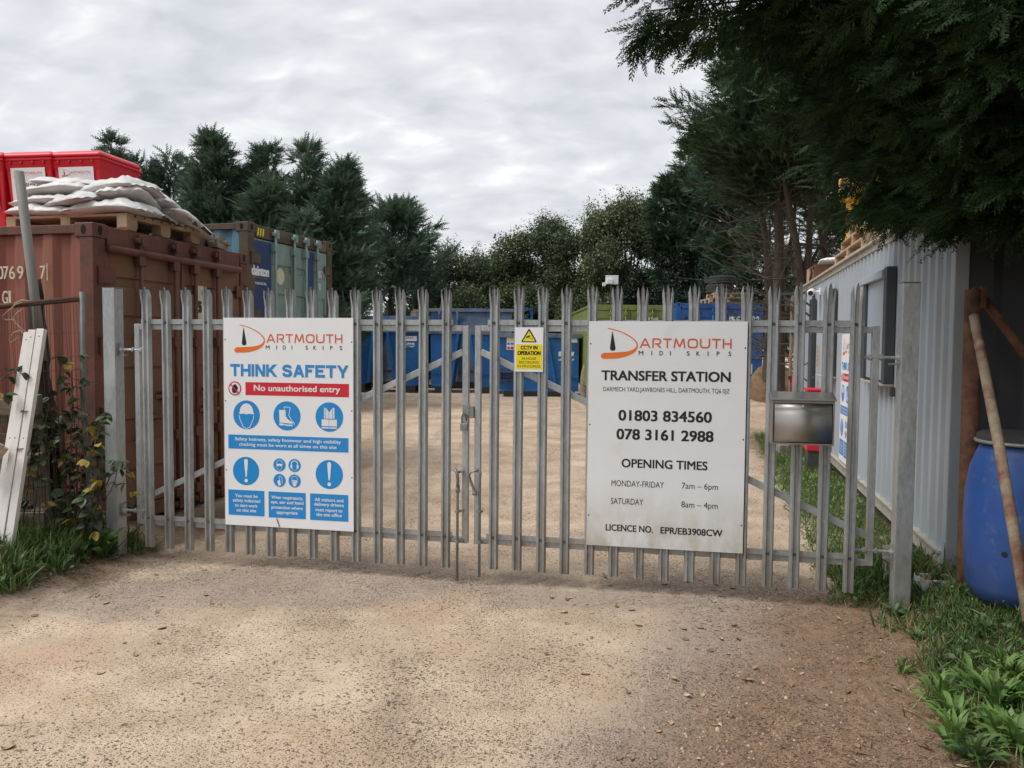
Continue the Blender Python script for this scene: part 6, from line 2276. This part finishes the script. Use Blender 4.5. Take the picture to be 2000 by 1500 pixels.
    V, F = scatter(NEAR_T, frames(P, D, S, rng, 0.62, 0.85), rng)
    P, D, S = np.concatenate(pos2), np.concatenate(dirs2), np.concatenate(sc2)
    V2, F2 = scatter(FAR_T, frames(P, D, S, rng, 0.6, 1.0), rng)
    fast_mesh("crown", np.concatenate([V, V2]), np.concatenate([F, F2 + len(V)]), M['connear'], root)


near_tree()
OG = "unseen cypresses added behind the camera to block sky"
for i, (x, y, H, Rm) in enumerate(((4.0, -1.3, 9.0, 2.8), (3.7, -4.9, 9.5, 3.0), (4.2, -8.6, 10.0, 3.2))):  # out of view, added to shade camera-facing surfaces on the right
    conifer(("nearest", "second", "farthest")[i] + " unseen cypress added behind the camera on the right to block sky light", (x, y, 0.2), H, Rm, 140 + i, 0.7, 'con1', 170, 34, (0, 0), (0.4, 0.7), (-.1, 0), 2, None, OG)


# ------------------------------------------------------------------ grass, weeds and brambles
def blade_t(seed):
    r = np.random.default_rng(seed)
    bend = r.uniform(0.15, 0.6)
    V, F = [], []
    for i, t in enumerate((0, 0.35, 0.7, 1.0)):
        w = 0.035 * (1 - t) ** 0.7
        V += [(t * (1 - 0.25 * bend * t), -w, bend * t * t * -0.6), (t * (1 - 0.25 * bend * t), w, bend * t * t * -0.6)]
    for i in range(3):
        a = 2 * i
        F += [(a, a + 1, a + 3), (a, a + 3, a + 2)]
    return np.array(V, float), np.array(F)


BLADES = [blade_t(s) for s in range(6)]


def grass(name, label, pts, seed, m, hlen=(0.06, 0.20), up=1.0, cat="grass"):
    rng = np.random.default_rng(seed)
    P = np.array(pts)
    n = len(P)
    D = rng.normal(size=(n, 3)) * [0.55, 0.55, 0.2] + [0, 0, up]
    V, F = scatter(BLADES, frames(P, D, rng.uniform(*hlen, n), rng, 0.0), rng)
    return tag(fast_mesh(name, V, F, M[m]), label, cat, kind="stuff")


def area(n, xr, yr, fn, seed, clump=1.6):
    rng = np.random.default_rng(seed)
    x = rng.uniform(*xr, n)
    y = rng.uniform(*yr, n)
    den = fn(x, y) + 0.35 * np.sin(x * 4.3 * clump + y * 2.1) * np.sin(y * 5.2 * clump - x * 1.3) + 0.15 * np.sin(13 * x + 3) * np.sin(11 * y)
    k = (rng.random(n) < den) & (fn(x, y) > -0.08)
    return np.stack([x[k], y[k], hgt(x[k], y[k]) - 0.005], 1)


fL = lambda x, y: np.clip((-2.93 - 0.30 * (5.7 - y) - x) / 0.35, -0.2, 0.75)
fR = lambda x, y: np.clip((x - 1.28 - 0.19 * y) / 0.45, -0.3, 0.80)
grass("grass", "rough green grass on the left verge", area(20000, (-4.6, -2.6), (4.4, 6.2), fL, 1), 11, 'grass', (0.08, 0.26))
grass("dry_grass", "straw coloured blades among the left verge", area(1500, (-4.6, -2.6), (4.4, 6.2), fL, 2), 12, 'grassdry', (0.08, 0.24), 0.8)
grass("grass", "rough green grass and weeds on the right verge below the barrel", area(34000, (1.6, 4.2), (2.5, 5.15), fR, 3), 13, 'grass', (0.05, 0.17))
grass("dry_grass", "straw coloured blades among the right verge", area(3800, (1.7, 4.0), (2.5, 5.15), lambda x, y: fR(x + 0.22, y), 4), 14, 'grassdry', (0.05, 0.16), 0.6)


def fC(x, y):
    wx = 2.8758 + (y - 5.18) * 0.2495                    # foot of the cabin wall
    return np.where((x < wx + 0.05) & (x > wx - 0.75), 0.55, -0.5) * np.clip((y - 4.9) / 0.3, 0, 1)


grass("grass", "strip of bright grass along the foot of the cabin", area(60000, (1.9, 5.3), (4.9, 14.5), fC, 5), 15, 'grass', (0.05, 0.18))
grass("dry_grass", "pale grass tuft between the right gate post and the cabin", area(900, (2.25, 2.85), (5.15, 5.8), lambda x, y: x * 0 + 0.6, 6), 16, 'grass', (0.12, 0.30))


def ground_cover(label, pts, seed, m):
    rng = np.random.default_rng(seed)
    P = np.array(pts) + [0, 0, 0.03]
    n = len(P)
    V, F = scatter(LEAF_T, frames(P, rng.normal(size=(n, 3)) * [1, 1, 0.25], rng.uniform(0.07, 0.16, n), rng, 0.85), rng)
    V[:, 2] = np.maximum(V[:, 2], hgt(V[:, 0], V[:, 1]) + 0.002)
    return tag(fast_mesh("ground_cover", V, F, M[m]), label, "weeds", kind="stuff")


ground_cover("low broad leaved weeds tangled in the right verge", area(2600, (1.6, 4.2), (2.5, 5.15), lambda x, y: fR(x - 0.12, y) * 0.8, 31, 2.2), 31, 'weedd')
ground_cover("bright low weeds in the lower right corner of the verge", area(1500, (1.7, 3.6), (2.4, 3.9), lambda x, y: fR(x - 0.05, y) * 0.9, 32, 2.6), 32, 'weed')
ground_cover("low broad leaved weeds tangled in the left verge", area(1500, (-4.6, -2.6), (4.6, 6.2), fL, 33, 2.2), 33, 'weedd')
ground_cover("low weeds along the foot of the cabin", area(6000, (1.9, 5.3), (4.9, 12.0), lambda x, y: fC(x + 0.05, y) * 0.7, 34, 2.0), 34, 'weed')


def leaf_blade(L_, W_, arch, lobes=0.0, ns=6, fold=0.25):
    """one leaf along +x as a folded strip"""
    V, F = [], []
    for i in range(ns + 1):
        t = i / ns
        w = W_ * (math.sin(math.pi * (0.06 + 0.90 * t)) ** 0.8) * (1 + lobes * math.sin(t * 22)) * (0.35 + 0.65 * min(1, t * 2.2))
        z = arch * L_ * (math.sin(math.pi * t * 0.75))
        x = L_ * t * (1 - 0.12 * t)
        V += [(x, -w, z + fold * w), (x, 0, z), (x, w, z + fold * w)]
    for i in range(ns):
        a = 3 * i
        F += [(a, a + 3, a + 4, a + 1), (a + 1, a + 4, a + 5, a + 2)]
    return V, F


def rosette(name, label, loc, n, L_, W_, seed, m='weed', arch=0.35, lobes=0.0, rise=0.5, group=None):
    rng = random.Random(seed)
    b = MB()
    for k in range(n):
        l = L_ * rng.uniform(0.55, 1.1)
        V, F = leaf_blade(l, W_ * rng.uniform(0.7, 1.15), arch * rng.uniform(0.5, 1.3), lobes)
        Mx = Matrix.Rotation(2.4 * k + rng.uniform(-.3, .3), 4, 'Z') @ Matrix.Translation((0.008, 0, 0)) @ Matrix.Rotation(-rng.uniform(0.15, 1.0) * rise, 4, 'Y') @ Matrix.Rotation(rng.uniform(-.4, .4), 4, 'X')
        b.add(V, F, Mx)
    o = b.build(name, M[m], None, True)
    o.location = loc
    return tag(o, label, "plant", group)


def at_ground(px, py):
    r = ray(px, py)
    p = r * (EYE / -r.z) + Vector((0, 0, EYE))
    for _ in range(6):
        z = float(hgt(p.x, p.y))
        p = r * ((z - EYE) / r.z) + Vector((0, 0, EYE))
    return p


p = at_ground(205, 1088)
rosette("dock_plant", "bright broad leaved dock plant at the foot of the left gate post", (p.x, p.y, p.z), 17, 0.26, 0.036, 3, 'weed', 0.30, 0.10, 1.1)
p = at_ground(150, 1100)
rosette("weed_plant", "small ragged weed left of the dock plant", (p.x, p.y, p.z), 12, 0.17, 0.026, 4, 'weedd', 0.35, 0.15, 1.0)
WG = "leafy weeds on the right verge"
for i, (px, py, n, L_, W_, m, lb, rise, lab) in enumerate((
        (1945, 1395, 26, 0.25, 0.026, 'weed', 0.05, 1.15, "largest bright weed clump at the right edge, second from the bottom"),
        (1870, 1425, 22, 0.22, 0.024, 'weed', 0.18, 0.9, "bright dandelion leaves reaching left near the bottom right corner"),
        (1985, 1470, 22, 0.22, 0.028, 'weed', 0.1, 1.0, "bright weed clump in the bottom right corner"),
        (1905, 1490, 18, 0.20, 0.024, 'weedd', 0.18, 0.8, "dull weed at the bottom edge left of the corner clump"),
        (1960, 1310, 16, 0.19, 0.022, 'weed', 0.1, 1.1, "upright weed below the barrel, right of the straw stalk"),
        (1880, 1300, 14, 0.14, 0.020, 'weedd', 0.15, 0.9, "mid sized dull weed in the middle of the right verge"),
        (1760, 1315, 7, 0.11, 0.017, 'weed', 0.05, 1.1, "small bright seedling at the edge of the needle litter"),
        (1830, 1150, 14, 0.16, 0.034, 'weedd', 0.0, 1.1, "round leaved weed in front of the white tray"),
        (1885, 1165, 16, 0.14, 0.026, 'weedd', 0.2, 1.1, "ragged weed at the foot of the rusty post"),
        (1945, 1165, 13, 0.15, 0.034, 'weedd', 0.0, 0.9, "broad leaved weed under the barrel"),
        (1745, 1205, 12, 0.12, 0.028, 'weedd', 0.0, 0.9, "low round leaved weed in front of the right gate post"),
        (1700, 1150, 12, 0.10, 0.024, 'weedd', 0.1, 0.8, "pale flat weed under the right end of the gate"),
        (1985, 1195, 16, 0.12, 0.022, 'weed', 0.1, 1.0, "yellow green weed at the foot of the leaning pole"),
        (1790, 1250, 12, 0.11, 0.018, 'weedd', 0.15, 0.9, "small dull weed left of the middle of the right verge"),
        (1925, 1245, 14, 0.13, 0.022, 'weedd', 0.1, 0.9, "dull weed between the barrel and the upright weed"),
        )):
    p = at_ground(px, py)
    rosette("weed_plant", lab, (p.x, p.y, p.z - 0.005), int(n * 2.1), L_ * 0.86, W_ * 0.50, 20 + i, m, 0.34, lb, rise, WG)
for i, (px, py, lab) in enumerate(((1840, 1385, "bright weed poking out from the largest clump towards the drive"), (1905, 1355, "bright weed directly above the dandelion leaves near the bottom right"), (1990, 1395, "bright weed cut by the right edge below the straw stalk"), (1945, 1450, "bright weed between the corner clump and the dandelion leaves"),
        (1860, 1470, "bright weed nearest the needle litter at the bottom edge"), (1975, 1340, "bright weed at the right edge above the largest clump"))):
    p = at_ground(px, py)
    rosette("weed_plant", lab, (p.x, p.y, p.z - 0.004), 34, 0.20, 0.0125, 70 + i, 'weed', 0.30, 0.2, 1.15, WG)
for i, (px, py, n, lab) in enumerate(((30, 1130, 22, "feathery weed at the left edge of the grass verge"), (75, 1085, 20, "feathery weed under the white timbers"), (110, 1120, 16, "feathery weed where the left verge meets the drive"), (20, 1060, 18, "tall feathery weed at the foot of the white timbers"))):
    p = at_ground(px, py)
    rosette("weed_plant", lab, (p.x, p.y, p.z - 0.005), n, 0.24, 0.014, 50 + i, 'weed' if i % 2 else 'weedd', 0.25, 0.35, 1.3, "feathery weeds on the left verge")


def leaf_round(L_, W_):
    V, F = [], []
    ns = 6
    for i in range(ns + 1):
        t = i / ns
        w = W_ * math.sin(math.pi * (0.04 + 0.94 * t)) ** 0.75 * (1.12 - 0.35 * t)
        V += [(L_ * t, -w, 0.18 * w - 0.22 * L_ * t * t), (L_ * t, 0, -0.22 * L_ * t * t), (L_ * t, w, 0.18 * w - 0.22 * L_ * t * t)]
    for i in range(ns):
        a = 3 * i
        F += [(a, a + 3, a + 4, a + 1), (a + 1, a + 4, a + 5, a + 2)]
    return V, F


def bramble(label, stems, seed, step=0.085, yellow=0.22, scale=1.0):
    rng = random.Random(seed)
    root = empty("bramble", (0, 0, 0), 0, label, "bramble", "brambles round the mesh fence")
    b, g, yl = MB(), MB(), MB()
    for st in stems:
        pts = [Vector(p) for p in st]
        fine = []
        for i in range(len(pts) - 1):
            for k in range(6):
                fine.append(pts[i].lerp(pts[i + 1], k / 6) + Vector((rng.uniform(-1, 1), rng.uniform(-1, 1), rng.uniform(-1, 1))) * 0.006)
        fine.append(pts[-1])
        b.tube(fine, [0.006 * (1 - 0.6 * i / len(fine)) for i in range(len(fine))], 5, False)
        acc = 0
        for i in range(3, len(fine)):
            acc += (fine[i] - fine[i - 1]).length
            if acc > step or i == len(fine) - 1:
                acc = 0
                az = rng.uniform(0, 6.28)
                d = Vector((math.cos(az), math.sin(az) - 0.5, 0.25))
                stalk = fine[i] + d * rng.uniform(0.03, 0.06)
                b.tube([fine[i], stalk], 0.002, 3, False)
                tgt = yl if rng.random() < yellow else g
                for k in (-1, 0, 1):
                    L_ = rng.uniform(0.05, 0.085) * scale
                    V, F = leaf_round(L_, L_ * 0.36)
                    Mx = Matrix.Translation(stalk) @ Matrix.Rotation(az - 0.4 + k * 0.9, 4, 'Z') @ Matrix.Rotation(rng.uniform(-0.2, 0.9), 4, 'Y') @ Matrix.Rotation(rng.uniform(-.7, .7), 4, 'X')
                    tgt.add(V, F, Mx)
    b.build("stems", M['twig'], root, True)
    g.build("leaves", M['bramble'], root, True)
    if yl.n:
        yl.build("yellow_leaves", M['leafyellow'], root, True)
    return root


B = lambda *l: [at(px, py, Y) for px, py, Y in l]
bramble("bramble with yellowing leaves reaching across the left gate post", [B((150, 1080, 5.85), (165, 950, 5.75), (190, 850, 5.7), (205, 810, 5.68)), B((160, 1070, 5.8), (200, 960, 5.7), (235, 900, 5.65), (256, 925, 5.62), (262, 985, 5.62)),
        B((170, 1080, 5.85), (195, 1000, 5.75), (225, 940, 5.68), (232, 900, 5.66)), B((140, 1085, 5.9), (150, 930, 5.8), (160, 850, 5.75), (175, 838, 5.72)), B((180, 1085, 5.8), (178, 990, 5.72), (185, 960, 5.7))], 1, 0.06, 0.25)
bramble("darker bramble tangled through the mesh fence panel", [B((115, 1080, 5.9), (125, 900, 5.9), (110, 780, 5.95), (120, 700, 5.95), (150, 695, 5.95)), B((130, 1080, 5.95), (140, 860, 5.95), (140, 740, 5.97), (190, 750, 5.97)),
        B((100, 1075, 5.8), (95, 900, 5.75), (80, 800, 5.75), (70, 860, 5.72)), B((120, 1085, 5.85), (170, 830, 5.9), (160, 760, 5.95)), B((60, 1080, 5.8), (78, 870, 5.7), (95, 790, 5.75))], 2, 0.05, 0.10)
bramble("low dark bramble thicket behind the mesh fence", [B((60 + 16 * k, 1070, 6.15), (66 + 14 * k, 980 - 10 * (k % 3), 6.15), (72 + 13 * k, 880 - 25 * (k % 4), 6.12), (60 + 16 * k, 850 - 20 * (k % 2), 6.08)) for k in range(10)], 7, 0.05, 0.05, 1.1)
bramble("bramble shoot behind the white timbers at the left edge", [B((40, 1060, 5.75), (60, 900, 5.7), (75, 830, 5.68), (62, 895, 5.66)), B((-30, 760, 5.7), (10, 735, 5.7), (45, 715, 5.72), (40, 730, 5.7)), B((0, 790, 5.6), (-10, 775, 5.6), (15, 770, 5.58))], 3, 0.075, 0.1)
bramble("bare brown bramble canes at the foot of the mesh fence", [B((82, 1062, 5.6), (75, 980, 5.6), (70, 940, 5.62), (52, 920, 5.65)), B((106, 1060, 5.65), (95, 1010, 5.65), (82, 985, 5.68))], 4, 9.0, 1.0)
